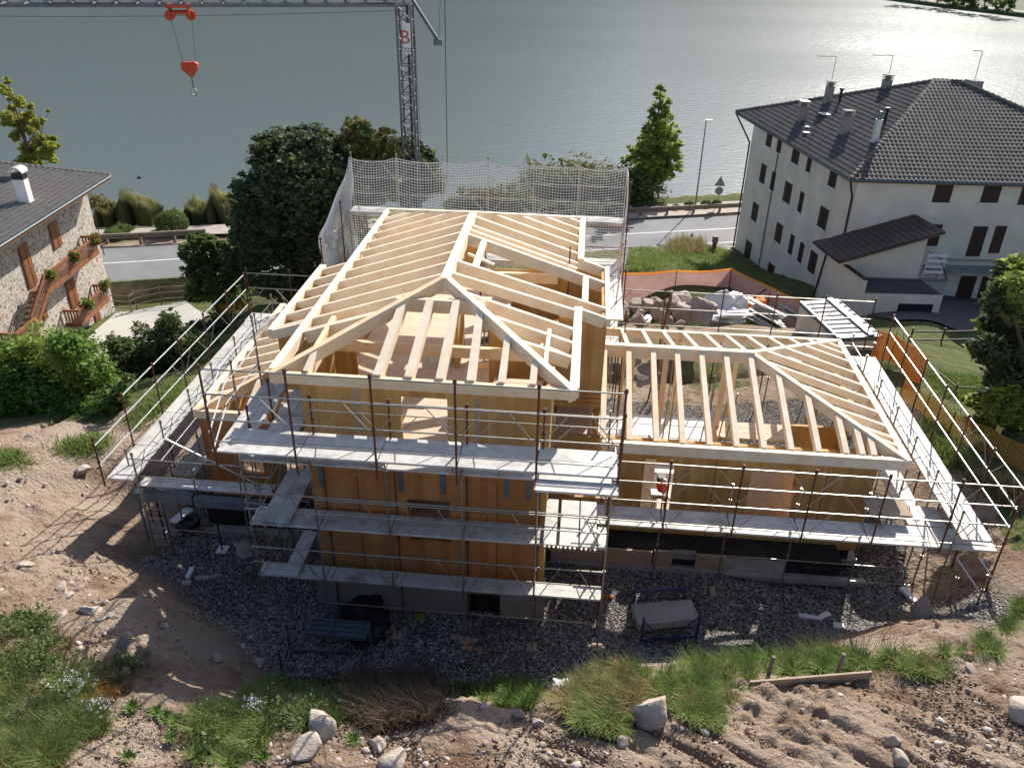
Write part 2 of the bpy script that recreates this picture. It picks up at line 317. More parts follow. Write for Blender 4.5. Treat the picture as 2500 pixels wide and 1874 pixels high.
def tgrid(x0, x1, y0, y1, st, name, rough):
    xs = np.arange(x0, x1+st/2, st); ys = np.arange(y0, y1+st/2, st); X, Y = np.meshgrid(xs, ys); Z = ground(X, Y)
    g, gr = masks(X, Y, Z)
    if rough:
        amp = np.clip(1-g, .25, 1)
        bank = ((Y < 14.8+fbm(X, Y, .3, 2, 5)) | (X < -9.5)).astype(float)
        cl = np.maximum(fbm(X, Y, 2.6, 4, 8)-.04, 0)*.24+np.maximum(fbm(X, Y, 6.5, 2, 9)-.05, 0)*.17+fbm(X, Y, 9, 1, 19)*.022; patch = np.clip(.55+fbm(X, Y, .45, 2, 14)*1.3, .15, 1.2); Z = Z+fbm(X, Y, .55, 3, 1)*.16*amp+(fbm(X, Y, 2.3, 4, 2)*.06+cl*patch)*amp*np.where(Y < 12.5, 1., .65)
        # ruts of the digger tracks in the right-hand bank
        rut = np.clip(1-np.abs((Y-10.0)-(X-4)*.12)/2.4, 0, 1)*(X > -.5)
        Z = Z-np.maximum(np.sin((X*1.15+Y*2.1)*4.6+fbm(X, Y, .8, 2, 3)*1.6), 0)**2*.13*rut*(.5+vnoise(X*1.7, Y*1.7, 33))
        edge = np.minimum(np.minimum(X-x0, x1-X), y1-Y); Z = Z-np.where(edge < st*1.5, .12, 0)
    else:
        Z = Z+fbm(X, Y, .6, 3, 1)*.06
        inner = (X > -18.3) & (X < 15.4) & (Y < 32.4) & (Y > 5.1); Z = np.where(inner, Z-1.3, Z)
    ny, nx = X.shape; I = np.arange(nx*ny).reshape(ny, nx)
    F = np.stack([I[:-1, :-1], I[:-1, 1:], I[1:, 1:], I[1:, :-1]], -1).reshape(-1, 4)
    o = npmesh(name, np.stack([X, Y, Z], -1).reshape(-1, 3), F, 'ground', smooth=True)
    for nm, arr in (('gravel', g), ('grassy', gr)):
        at = o.data.attributes.new(nm, 'FLOAT', 'POINT'); at.data.foreach_set('value', arr.ravel().astype(np.float32))
    return tag(o, kind='structure')
def groundmix(n, L, tc, mix, noise, ramp, cur):
    a = n.new('ShaderNodeAttribute'); a.attribute_name = 'gravel'; b = n.new('ShaderNodeAttribute'); b.attribute_name = 'grassy'
    v = n.new('ShaderNodeTexVoronoi'); v.inputs['Scale'].default_value = 16; L.new(tc.outputs['Object'], v.inputs['Vector'])
    sc = n.new('ShaderNodeSeparateColor'); L.new(v.outputs['Color'], sc.inputs[0])
    grv = mix(sc.outputs[0], (.13, .12, .11), (.30, .275, .26)); grv = mix(ramp(v.outputs['Distance'], .35, .6), grv, (.07, .062, .055))
    pale = mix(ramp(noise(.35, 5.), .42, .6), cur, (.36, .28, .215))
    red = mix(ramp(noise(.8, 6.), .52, .72), pale, (.155, .09, .055))
    c = mix(a.outputs['Fac'], red, grv)
    grs = mix(ramp(noise(1.7, 8.), .35, .65), (.07, .10, .03), (.15, .145, .06))
    return mix(b.outputs['Fac'], c, grs)
MT['ground'] = mat('ground', (.32, .235, .17), .95, (.24, .168, .118), 1.9, 8, 1.0, 9, bdist=.16, extra=groundmix, spec=.1)
tgrid(-18.5, 15.5, 5, 20.5, .058, 'ground', True); tgrid(-18.5, 15.5, 20.35, 32.5, .11, 'ground', True)
tgrid(-90, 110, -12, 108, .8, 'terrain', False)

# lake, far shore, hills
def ribbon(name, up, dn, z, m_, kind='structure', thick=None):
    V = [(p[0], p[1], z) for p in up]+[(p[0], p[1], z) for p in dn]; n_ = len(up)
    F = [(i, i+1, n_+i+1, n_+i)[::-1] for i in range(n_-1)]
    b = MB(); b.add(V, F); o = b.build(name, m_); return tag(o, kind=kind)
def lakewater():
    M = bpy.data.materials.new('lake_water'); M.use_nodes = True; n = M.node_tree.nodes; L = M.node_tree.links; b = n['Principled BSDF']
    b.inputs['Base Color'].default_value = (.118, .146, .145, 1); b.inputs['Roughness'].default_value = .22; b.inputs['IOR'].default_value = 1.33; b.inputs['Specular IOR Level'].default_value = .45
    tc = n.new('ShaderNodeTexCoord'); mp = n.new('ShaderNodeMapping'); mp.inputs['Scale'].default_value = (.55, 1.3, 1); mp.inputs['Rotation'].default_value = (0, 0, -.25)
    L.new(tc.outputs['Object'], mp.inputs[0])
    t1 = n.new('ShaderNodeTexNoise'); t1.inputs['Scale'].default_value = 1.5; t1.inputs['Detail'].default_value = 7; L.new(mp.outputs[0], t1.inputs['Vector'])
    t2 = n.new('ShaderNodeTexNoise'); t2.inputs['Scale'].default_value = .012; t2.inputs['Detail'].default_value = 3; L.new(mp.outputs[0], t2.inputs['Vector'])
    bp = n.new('ShaderNodeBump'); bp.inputs['Distance'].default_value = .25; L.new(t1.outputs[0], bp.inputs['Height'])
    mr = n.new('ShaderNodeMapRange'); mr.inputs[1].default_value = .35; mr.inputs[2].default_value = .65; mr.inputs[3].default_value = .22; mr.inputs[4].default_value = .5
    L.new(t2.outputs[0], mr.inputs[0]); L.new(mr.outputs[0], bp.inputs['Strength']); L.new(bp.outputs[0], b.inputs['Normal'])
    return M
MT['water'] = lakewater()
b = MB(); b.add([(-900, 40, LAKEZ), (900, 40, LAKEZ), (900, 1500, LAKEZ), (-900, 1500, LAKEZ)], [(0, 1, 2, 3)]); tag(b.build('lake', 'water'), kind='structure')
fs = [az(2140, -2, LAKEZ), az(2300, 20, LAKEZ), az(2500, 44, LAKEZ), az(2800, 84, LAKEZ), az(3300, 160, LAKEZ)]
MT['fargrass'] = mat('far_meadow', (.045, .075, .03), .9, (.09, .11, .05), .05, 6)
b = MB()
for i in range(len(fs)-1):
    a, c = fs[i], fs[i+1]; d = np.array([.35, .93, 0])
    prof = [(0, -.3), (1.5, 1.2), (6, 1.4), (60, 3), (200, 25)]
    for (s0, h0), (s1, h1) in zip(prof[:-1], prof[1:]):
        b.add([a+d*s0+(0,0,h0), c+d*s0+(0,0,h0), c+d*s1+(0,0,h1), a+d*s1+(0,0,h1)], [(0, 1, 2, 3)])
tag(b.build('far_shore', 'fargrass'), kind='structure')
b = MB()
for i in range(len(fs)-1):
    a, c = fs[i], fs[i+1]; d = np.array([.35, .93, 0])
    b.add([a+d*3+(0,0,1.36), c+d*3+(0,0,1.36), c+d*7+(0,0,1.55), a+d*7+(0,0,1.55)], [(0, 1, 2, 3)])
tag(b.build('lakeside_path', 'pave'), kind='structure')
# wooded mountains round the lake (outside the frame, seen only mirrored in the water)
def ridge(name, x0, x1, y0, hs, m_, depth=500):
    n_ = 60; xs = np.linspace(x0, x1, n_); V = []; F = []
    h = np.interp(xs, [p[0] for p in hs], [p[1] for p in hs])*(1+.12*fbm(xs, xs*0, .006, 4, 3))
    K = 8
    for j in range(K):
        f_ = j/(K-1)
        for i in range(n_): V.append((xs[i], y0+depth*f_+30*float(fbm(xs[i:i+1], xs[i:i+1]*0+j, .01, 3, 4)[0]), LAKEZ-1+h[i]*f_**.8))
    for j in range(K-1):
        for i in range(n_-1): F.append((j*n_+i, j*n_+i+1, (j+1)*n_+i+1, (j+1)*n_+i))
    b = MB(); b.add(V, F); return tag(b.build(name, m_, smooth=True), kind='structure')
MT['wooded'] = mat('wooded_slope', (.045, .065, .045), .95, (.075, .095, .06), .01, 8)
ridge('hills', -1400, 1100, 620, [(-1400, 560), (-500, 520), (-150, 400), (60, 240), (300, 260), (700, 330), (1100, 380)], 'wooded')
# ---------------------------------------------------------------- road, shoulder, promenade
def strip(name, off0, off1, z, m_, x0=-90, x1=110, P=RC, kind='structure', step=2.):
    xs = np.arange(x0, x1, step); y = lin(P, xs)
    return ribbon(name, [(x, yy+off1) for x, yy in zip(xs, y)], [(x, yy+off0) for x, yy in zip(xs, y)], z, m_, kind)
strip('road', -3.9, 3.55, ROADZ, 'asphalt')
strip('road_centre_line', -.07, .07, ROADZ+.006, 'paint')
strip('road_edge_line', -3.45, -3.33, ROADZ+.006, 'paint', x0=-12)
# promenade
pr_ = [az(x, y, -5.45)[:2] for x, y in ((-500, 590), (180, 562), (350, 557), (560, 547), (1150, 525), (1530, 503), (1810, 490), (2700, 445))]
pr2 = [az(x, y, -5.45)[:2] for x, y in ((-500, 612), (180, 575), (350, 574), (560, 570), (1150, 560), (1530, 535), (1810, 517), (2700, 470))]
ribbon('promenade', pr_, pr2, -5.45, 'pave')

# wooden guard rail beside the road, one thing per stretch
def guardrail(x0, x1, label):
    t = thing('guard_rail', label, 'guard rail', (x0, lin(RC, x0)+4.6, ROADZ-.05), 'wooden guard rails along the lake road')
    xs = np.arange(x0, x1+.1, 2.4)
    for x in xs:
        y = float(lin(RC, x))+4.6; b = MB(); b.box(x-.1, x+.1, y-.02, y+.2, ROADZ-.3, ROADZ+.42); b.build('post', 'greywood', t)
    b = MB()
    for a, c in zip(xs[:-1], xs[1:]):
        ya, yc = float(lin(RC, a))+4.5, float(lin(RC, c))+4.5
        b.beam((a, ya, ROADZ+.80), (c-.02, yc, ROADZ+.80), .22, .20); b.beam((a, ya-.03, ROADZ+.57), (c-.02, yc-.03, ROADZ+.57), .16, .16)
    b.build('rail', 'greywood', t)
gx = lambda px, py: float(az(px, py, ROADZ)[0])
guardrail(gx(-60, 600), gx(600, 560), 'weathered wooden guard rail between road and path behind the stone house')
guardrail(gx(1150, 555), gx(1860, 500), 'weathered wooden guard rail in front of the row of clipped round bushes')

# concrete retaining wall below the road, left
xs = np.arange(gx(150, 665), gx(620, 640), 2.2); b = MB()
for a, c in zip(xs[:-1], xs[1:]):
    b.prism([(a, float(lin(RC, a))-4.15, -7.2), (a, float(lin(RC, a))-3.88, -7.2), (a, float(lin(RC, a))-3.88, ROADZ+.03), (a, float(lin(RC, a))-4.15, ROADZ+.03)], (c-a-.015, float(lin(RC, c)-lin(RC, a)), 0))
MT['mossy'] = mat('mossy_concrete', (.20, .20, .15), .9, (.10, .12, .05), 1.2, 7)
tag(b.build('retaining_wall', 'mossy'), 'mossy concrete retaining wall below the road beside the stone house', 'wall')

# paved yard of the stone house
yard = [az(*p, z) for p, z in (((283, 764), -6.6), ((323, 761), -6.6), ((380, 748), -6.6), ((456, 736), -6.6), ((520, 775), -6.0), ((440, 830), -5.3), ((370, 905), -4.7), ((320, 965), -4.3), ((225, 960), -4.5), ((190, 850), -5.3))]
def drape(name, poly, m_, lift=.05, st=.5, kind='structure'):
    P = np.array([(p[0], p[1]) for p in poly]); x0, y0 = P.min(0); x1, y1 = P.max(0)
    xs = np.arange(x0, x1, st); ys = np.arange(y0, y1, st); X, Y = np.meshgrid(xs+st/2, ys+st/2); ins = np.zeros(X.shape, bool)
    for i in range(len(P)):
        a, c = P[i], P[(i+1) % len(P)]
        cond = ((a[1] > Y) != (c[1] > Y)) & (X < (c[0]-a[0])*(Y-a[1])/(c[1]-a[1]+1e-9)+a[0]); ins ^= cond
    gx_, gy_ = np.meshgrid(np.arange(x0, x1+st, st), np.arange(y0, y1+st, st)); Z = ground(gx_, gy_)+lift
    nx = gx_.shape[1]; F = [(j*nx+i, j*nx+i+1, (j+1)*nx+i+1, (j+1)*nx+i) for j in range(len(ys)) for i in range(len(xs)) if ins[j, i]]
    b = MB(); b.add(np.stack([gx_, gy_, Z], -1).reshape(-1, 3), F); return tag(b.build(name, m_), kind=kind)
drape('paved_yard', yard, 'blocks', .09, .12)
ay_ = [az(*p, z) for p, z in (((2080, 690), -3.2), ((2500, 700), -3.2), ((2700, 800), -2.6), ((2330, 800), -1.4), ((2180, 795), -1.4), ((2100, 770), -2.0))]
MT['yardasphalt'] = mat('yard_asphalt', (.085, .08, .078), .9, (.12, .11, .105), .8, 7)
drape('house_yard', ay_, 'yardasphalt', .09, .2)

# ---------------------------------------------------------------- timber house
H = thing('timber_house', 'unfinished timber house with bare pale rafters, plywood coloured walls and no roof covering', 'house', (0, 16.86, 0))
SL = .324
def wall(nm, x0, x1, y0, y1, z0, z1, holes=(), m_='clt', axis='x'):
    # panel with rectangular openings (a0, a1, z0, z1) along axis
    b = MB(); A0, A1 = (x0, x1) if axis == 'x' else (y0, y1)
    cuts = sorted(set([A0, A1]+[h for q in holes for h in q[:2]])); zs = sorted(set([z0, z1]+[h for q in holes for h in q[2:]]))
    for i in range(len(cuts)-1):
        runs = []
        for j in range(len(zs)-1):
            cx, c_z = (cuts[i]+cuts[i+1])/2, (zs[j]+zs[j+1])/2
            if any(q[0] < cx < q[1] and q[2] < c_z < q[3] for q in holes): continue
            if runs and abs(runs[-1][1]-zs[j]) < 1e-6: runs[-1][1] = zs[j+1]
            else: runs.append([zs[j], zs[j+1]])
        for r0, r1 in runs:
            if axis == 'x': b.box(cuts[i], cuts[i+1], y0, y1, r0, r1)
            else: b.box(x0, x1, cuts[i], cuts[i+1], r0, r1)
    return b.build(nm, m_, H)
# tall block: front, sides, rear
wall('basement_wall', -6.8, -.36, 16.85, 17.05, -.1, 1.33, [(-2.48, -1.6, -.1, .75)], 'panelgrey')
wall('basement_wall', -6.7, -.45, 17.06, 28.5, -.1, .55, [], 'bitumen')
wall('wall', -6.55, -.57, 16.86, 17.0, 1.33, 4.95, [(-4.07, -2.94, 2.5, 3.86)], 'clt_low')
wall('wall', -6.55, -.57, 16.857, 17.003, 4.952, 7.3, [(-4.10, -2.94, 5.62, 6.95)], 'clt')
for x in (-5.35, -1.7): b = MB(); b.box(x-.006, x+.006, 16.848, 16.856, 1.35, 4.5); b.build('seam', 'darkwood', H)
for x in (-5.2, -2.2): b = MB(); b.box(x-.07, x+.07, 16.846, 16.855, 5.0, 7.15); b.build('tape', 'boardbeige', H)
for x in (4.4, 7.6): b = MB(); b.box(x-.01, x+.01, 20.238, 20.249, .45, 3.9); b.build('seam', 'rust', H)
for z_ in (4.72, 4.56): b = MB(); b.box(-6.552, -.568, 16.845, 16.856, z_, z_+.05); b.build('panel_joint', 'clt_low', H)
b = MB(); b.box(-6.55, -.57, 16.845, 16.856, 7.2, 7.3); b.build('membrane_strip', 'panelgrey', H)
wall('wall', -.57, -.43, 16.86, 21.05, .4, 7.28, [(18.2, 19.4, 3.6, 5.0)], 'clt', 'y')
wall('wall', -6.55, -6.41, 17.01, 28.6, .6, 7.28, [(20.2, 21.6, 5.7, 7.0), (23.2, 24.4, 5.7, 7.0)], 'clt', 'y')
wall('wall', -6.4, .1, 28.6, 28.74, .4, 7.25, [(-5.4, -4.2, 5.7, 7.2), (-3.6, -1.2, 5.7, 7.0), (-.9, -.2, 5.7, 7.0)], 'clt')
# stair tower to the right
wall('wall', -.43, .92, 21.06, 21.2, 4.45, 7.36, [], 'clt')
wall('wall', .78, .92, 21.2, 25.06, 3.0, 7.32, [(22.4, 23.3, 3.1, 4.9)], 'clt', 'y')
wall('wall', -1.6, .92, 25.06, 25.2, 3.0, 7.32, [], 'clt')
for z_ in (4.6, 4.75, 4.9): b = MB(); b.box(-.42, .918, 21.048, 21.058, z_, z_+.05); b.build('panel_joint', 'clt_low', H)
# left bay of the upper floor
wall('wall', -8.05, -6.56, 19.55, 19.7, 5.35, 7.2, [], 'clt')
wall('wall', -8.05, -7.9, 19.7, 24.1, 5.35, 7.15, [(20.4, 23.4, 5.6, 6.9)], 'clt', 'y')
# internal floors and walls
def slab(nm, x0, x1, y0, y1, z0, z1, m_='osb'): b = MB(); b.box(x0, x1, y0, y1, z0, z1); return b.build(nm, m_, H)
slab('floor', -6.4, -.58, 17.01, 22.3, 5.35, 5.6); slab('floor', -6.4, -2.2, 22.31, 28.55, 5.35, 5.598)
slab('floor', -7.88, -6.56, 19.72, 24.05, 5.35, 5.59)
slab('floor', -6.4, -.58, 17.02, 28.5, 2.2, 2.4); slab('floor', -.42, .77, 21.3, 25., 2.6, 2.8)
wall('inner_wall', -2.3, -.58, 20.1, 20.22, 5.6, 7.5, [], 'clt'); wall('inner_wall', -6.3, -5.7, 18.9, 19.0, 5.6, 7.7, [], 'clt')
wall('inner_wall', -3.4, -3.28, 20.9, 22.2, 5.6, 7.3, [], 'clt', 'y')
b = MB(); b.beam((-6.4, 18.9, 7.35), (-.58, 18.9, 7.35), .14, .3); b.build('cross_beam', 'beam', H)
b = MB(); b.beam((-6.4, 24.6, 7.2), (-.6, 24.6, 7.2), .16, .3); b.build('cross_beam', 'beam', H)
# ---- roof timber
rid = lambda x: 8.8-SL*abs(x+3.45)
def rafter(a, b_, w=.11, h=.33, nm='rafter', m_='beam_white'): q = MB(); q.beam(a, b_, w, h); return q.build(nm, m_, H)
EX0, EX1, EY0, EY1, RX = -7.08, .1, 16.42, 29.2, -3.45
zE = rid(EX0); RY0, RY1 = 20.0, 25.6
rafter((RX, RY0-.1, 8.83), (RX, RY1+.1, 8.83), .24, .36, 'ridge_beam')
rafter((EX0, EY0-.02, 7.66), (RX-.05, RY0, 8.84), .17, .34, 'hip_rafter', 'beam')
rafter((EX1+.02, EY0-.02, 7.66), (RX+.05, RY0, 8.84), .17, .34, 'hip_rafter')
rafter((EX0, EY1, 7.66), (RX, RY1, 8.84), .17, .34, 'hip_rafter'); rafter((EX1, EY1, 7.66), (RX, RY1, 8.84), .17, .34, 'hip_rafter')
rafter((EX0-.02, EY0+.07, 7.64), (EX1+.05, EY0+.07, 7.64), .15, .26, 'eave_beam', 'beam')
rafter((EX0, EY0+.2, 7.665), (EX0, EY1, 7.665), .2, .28, 'eave_beam')
rafter((EX1, EY0+.1, 7.665), (EX1, 21.15, 7.665), .22, .28, 'eave_beam'); rafter((EX1, 24.9, 7.665), (EX1, EY1, 7.665), .2, .28, 'eave_beam')
rafter((EX0, EY1, 7.66), (EX1, EY1, 7.66), .16, .26, 'eave_beam')
def hipY(x): return min(RY0, EY0+(x-EX0) if x < RX else EY0+(EX1-x))
for i in range(13):                                   # left slope
    y = 28.1-i*.857
    top = RX-.1 if RY0 < y < RY1 else (EX0+(EY1-y) if y >= RY1 else EX0+(y-EY0))
    if y > RY1: top = min(top, RX)
    if 19.3 < y < 24.3: rafter((-8.1, y, rid(-8.1)), (top, y, rid(top)+.0))
    elif y > 18: rafter((EX0+.1, y, rid(EX0+.1)), (top, y, rid(top)))
for y in (28.75, 27.85): rafter((EX0+.1, y, rid(EX0+.1)), (EX0+EY1-y, y, rid(EX0+EY1-y)), .08)
rafter((EX0+.1, 18.75, rid(EX0+.1)), (EX0+2.3, 18.75, rid(EX0+2.3)))
rafter((-8.13, 19.35, 7.32), (-8.13, 24.2, 7.32), .2, .26, 'eave_beam'); rafter((-8.1, 19.36, 7.3), (EX0, 19.36, rid(EX0)), .1, .2)
rafter((-6.3, 17.05, 7.8), (-6.3, 19.2, 7.9), .12, .5, 'trimmer', 'beam')
for y in (28.6, 27.8, 27., 26.2, 25.35, 24.5, 24.05):   # right slope, rear part
    top = RX+.1 if y < RY1 else EX1-(EY1-y); rafter((top, y, rid(top)), (EX1-.1, y, rid(EX1-.1)))
rafter((RX+.1, 23.66, rid(RX+.1)), (.9, 23.66+.02, rid(.9)), .13, .34); rafter((EX1, 24.93, rid(EX1)), (.9, 24.93, rid(.9)), .11)
for y in (21.95, 21.22): rafter((RX+.1, y-.75+.75*(y > 21.5), rid(RX+.1)), (.9, y-.75+.75*(y > 21.5), rid(.9))) if 0 else None
rafter((RX+.1, 21.4, rid(RX+.1)), (.9, 21.75, rid(.9)), .12, .3); rafter((RX+.1, 20.5, rid(RX+.1)), (.1, 20.9, rid(.1)), .12, .28); rafter((.1, 21.1, rid(.1)), (.9, 21.1, rid(.9)), .1)
for y in (19.55, 18.75, 17.95): top = EX1-(y-EY0); rafter((top, y, rid(top)), (EX1-.1, y+.1, rid(EX1-.1)), .12)
rafter((.95, 21.05, 7.37), (.95, 25.02, 7.37), .14, .26, 'eave_beam')
rafter((-2.85, 21.5, rid(-2.85)), (-2.85, 23.6, rid(-2.85)), .18, .12, 'trimmer'); rafter((.28, 21.7, rid(.28)), (.28, 23.6, rid(.28)), .18, .2, 'trimmer')
fz = lambda y: 7.66+SL*(y-EY0)
rafter((-4.62, 19.25, 8.5), (-2.30, 19.25, 8.5), .16, .36, 'header_beam', 'beam')
for x0_, x1_ in ((-4.54, -4.40), (-3.79, -3.72), (-3.05, -3.04), (-2.32, -2.40)): rafter((x1_, 19.2, fz(19.2)-.03), (x0_, EY0+.12, fz(EY0+.12)), .19, .28)
for x in (-1.6, -.87): yy = EY0+(EX1-x)-.1; rafter((x, yy, fz(yy)-.03), (x, EY0+.12, fz(EY0+.12)), .16, .24)
rafter((-.62, 19.2, rid(-.62)-.02), (-.62, 17.2, 7.9), .1, .2); rafter((-6.2, 17.3, fz(17.3)), (-6.25, EY0+.12, fz(EY0+.12)), .13, .22)
for p in ((-.8, 18.5), (-3.2, 22.6), (-1.2, 17.6)): b = MB(); b.beam((p[0], p[1], rid(p[0])-.18), (p[0]+.8, p[1]-.25, rid(p[0]+.8)-.12), .1, .06); b.build('batten', 'beam_white', H)
# post inside
# ---- right wing
wz = lambda y: 5.33-SL*abs(y-23.6)
wE = wz(19.85)
WX0, WX1, WY0, WY1 = 1.0, 9.5, 19.85, 27.42; WRX = 5.72
wall('wall', -.4, 8.95, 20.25, 20.39, .42, 3.95, [(2.33, 3.22, 1.2, 3.31), (5.45, 6.81, 1.35, 3.27), (.1, 1.15, 1.75, 2.9)], 'clt')
wall('wall', 8.81, 8.95, 20.4, 21.9, .42, 3.95, [], 'clt', 'y'); wall('wall', 8.81, 8.95, 23.0, 27.0, .42, 3.95, [(23.6, 26.2, .5, 3.4)], 'clt', 'y')
wall('basement_wall', .95, 8.8, 20.28, 20.4, -.2, .42, [], 'bitumen')
slab('footing', -.3, 9.1, 19.2, 19.44, -.12, .07, 'concrete'); slab('basement_wall', -.3, 8.35, 19.45, 20.24, -.1, .60, 'bitumen'); slab('footing', 8.4, 9.1, 20.2, 27, -.12, .06, 'concrete')
slab('floor', .94, 5.1, 20.42, 27, .55, .75, 'white'); slab('floor', 5.11, 8.79, 20.42, 23., .55, .74); slab('floor', .94, 5.1, 20.42, 22.6, .752, .78)
wall('inner_wall', 7.2, 8.8, 23.3, 23.42, .5, 2.9, [], 'clt')
b = MB(); b.box(.96, 4.9, 23.9, 24.05, .75, 1.05); b.build('threshold_beam', 'clt_low', H)
rafter((WX0-.0, WY0, wE), (WX1, WY0, wE), .16, .34, 'eave_beam', 'beam_white'); rafter((.95, WY1, wE), (WX1, WY1, wE), .15, .3, 'eave_beam')
rafter((WX1, WY0-.05, wE+.01), (WX1, WY1+.05, wE+.01), .19, .3, 'eave_beam')
rafter((.95, 23.6, 5.36), (WRX, 23.6, 5.36), .2, .42, 'ridge_beam')
rafter((WRX-.1, 23.6, 5.35), (WX1, WY0, wE+.02), .16, .34, 'hip_rafter'); rafter((WRX-.1, 23.6, 5.35), (WX1, WY1, wE+.02), .16, .34, 'hip_rafter')
for x in (1.02, 1.78, 2.55, 3.30, 4.06, 4.82, 5.58, 6.34, 7.10, 7.86, 8.30, 8.62):
    y1 = min(23.5, WY0+(WX1-x)-.05) if x > WRX else 23.5; rafter((x, WY0+.1, wz(WY0+.1)), (x, y1, wz(y1)), .16, .24)
for x in (1.76, 2.51, 3.26, 4.0, 4.76, 5.51, 6.27, 7.05, 7.76, 8.42, 8.76):
    y1 = max(23.7, WY1-(WX1-x)+.05) if x > WRX else 23.7; rafter((x, WY1-.1, wz(WY1-.1)), (x, y1, wz(y1)), .13, .22)
ez = lambda x: wE+SL*(WX1-x)
for y in (26.8, 26.3, 25.72, 24.89, 24.06, 23.2, 22.38, 21.6, 20.95, 20.55):
    x0_ = max(WX1-abs(y-(WY0 if y < 23.6 else WY1)), WRX+.1); rafter((WX1-.1, y, ez(WX1-.1)), (x0_, y, ez(x0_)), .12, .24)
for x, y in ((1.95, 23.6), (3.0, 23.6), (4.9, 23.6)): b = MB(); b.beam((x, y, 4.95), (x-.0, y, .78), .16, .16, False); b.build('post', 'beam', H)
for x in (1.9, 3.9, 6): b = MB(); b.beam((x, 27.2, 3.85), (x, 27.2, .75), .15, .15, False); b.build('post', 'beam', H)
# ---- left low wing
LX, LY0, LY1 = -11.12, 20.1, 28.0
lz = lambda x: 4.12+SL*(x-LX)
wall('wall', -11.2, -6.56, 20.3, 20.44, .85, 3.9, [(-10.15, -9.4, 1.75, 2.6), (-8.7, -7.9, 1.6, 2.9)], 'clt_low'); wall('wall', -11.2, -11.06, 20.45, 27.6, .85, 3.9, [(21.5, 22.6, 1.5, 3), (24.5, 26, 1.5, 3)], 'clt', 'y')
wall('basement_wall', -11.25, -6.82, 20.25, 20.4, -.15, .85, [], 'bitumen'); slab('footing', -11.55, -6.8, 19.4, 19.7, -.2, .12, 'concrete'); slab('basement_wall', -11.2, -6.83, 19.71, 20.24, -.1, .8, 'bitumen'); slab('footing', -11.6, -11.26, 20.3, 27, -.2, .13, 'concrete')
slab('floor', -11.05, -6.6, 20.46, 27.6, .6, .85)
rafter((LX, LY0, 4.13), (LX, LY1, 4.13), .22, .28, 'eave_beam'); rafter((LX, LY0+.02, 4.12), (-8.9, LY0+.02, 4.12), .15, .26, 'eave_beam', 'beam')
rafter((LX, LY0, 4.14), (-8.1, LY0+3.0, 5.1), .16, .3, 'hip_rafter', 'beam')
for i, y in enumerate((21.0, 21.75, 22.5, 23.25, 24.0, 24.75, 25.5, 26.25, 27.0, 27.7)):
    x1_ = min(LX+(y-LY0), -6.62 if y > 24.3 else -8.0); rafter((LX+.1, y, lz(LX+.1)), (x1_, y, lz(x1_)), .12, .24)
for x in (-9.6, -8.8): yy = LY0+(x-LX); rafter((x, yy, lz(x)), (x, LY0+.1, 4.15), .13, .2)
# ---- boards and panels leaning on the basement
slab('insulation_board', -.3, 2.75, 19.28, 19.36, .08, .62, 'boardbeige'); slab('insulation_board', 2.8, 3.35, 19.27, 19.35, .1, .68, 'boardbeige'); slab('insulation_board', 4.05, 4.95, 19.28, 19.36, .07, .60, 'boardbeige')
slab('insulation_board', 3.36, 4.04, 19.38, 19.44, .35, .66, 'panelgrey')
for x in (-6.3, -4.2, -3.1, -1.45, -.9):
    for z_ in (4.85, 7.0)[:1]: b = MB(); b.box(x-.06, x+.06, 16.83, 16.853, z_-.75, z_-.1); b.build('steel_plate', 'bluegrey', H)

# things standing in the house
t = thing('chainsaw', 'chainsaw standing on a white block in the left front room', 'chainsaw', (-5.05, 18.15, 6.0)); x, y, z = -5.05, 18.15, 6.02
b = MB(); b.box(x-.14, x+.14, y-.11, y+.11, z, z+.2); b.build('motor_housing', 'black', t); b = MB(); b.path([(x-.12, y-.1, z+.2), (x-.1, y-.12, z+.33), (x+.1, y-.12, z+.33), (x+.13, y-.08, z+.1)], .018); b.build('handle', 'black', t)
b = MB(); b.box(x+.14, x+.55, y-.01, y+.01, z+.03, z+.11); b.build('guide_bar', 'zinc', t)
t = thing('foam_block', 'white insulation block lying on the floor under the chainsaw', 'block', (-4.95, 17.9, 5.6)); b = MB(); b.obox((-4.95, 17.75, 5.8), (.92, .39, 0), (-.39, .92, 0), (0, 0, 1), .5, 1.15, .4); b.build('block', 'white', t)
# circular saw / machine in the wing doorway
t = thing('mitre_saw', 'orange and black power saw standing in the narrow doorway of the right wing', 'saw', (3.02, 20.95, .8))
x, y, z = 2.98, 20.9, 1.55
for dx in (-.2, .2): b = MB(); b.tube((x+dx, y-.2, .78), (x+dx*.7, y-.15, z), .02); b.tube((x+dx, y+.2, .78), (x+dx*.7, y+.15, z), .02); b.build('leg', 'black', t)
b = MB(); b.box(x-.28, x+.28, y-.2, y+.2, z, z+.07); b.build('table', 'zinc', t)
b = MB(); b.tube((x+.02, y-.14, z+.35), (x+.02, y+.08, z+.35), .17, 16); b.build('blade_guard', 'orange', t); b = MB(); b.box(x-.12, x+.12, y+.05, y+.3, z+.35, z+.6); b.build('motor', 'black', t)
t = thing('white_panel_stack', 'bright white panels leaning inside the narrow doorway of the right wing', 'panel', (2.5, 21.2, .8)); b = MB()
for k in range(3): b.prism([(2.25, 21.2+k*.06, .8), (2.8, 21.2+k*.06, .8), (2.78, 21.5+k*.06, 2.7-k*.2), (2.27, 21.5+k*.06, 2.75-k*.2)], (0, .04, 0))
b.build('panel', 'white', t)
tag(MB().prism([(5.3, 20.9, .8), (6.95, 20.9, .8), (6.95, 21.2, 3.0), (5.3, 21.2, 3.0)], (0, .04, 0)).build('plywood_sheet', 'osb'), 'large pinkish plywood sheet leaning inside the wide wing opening', 'plywood')
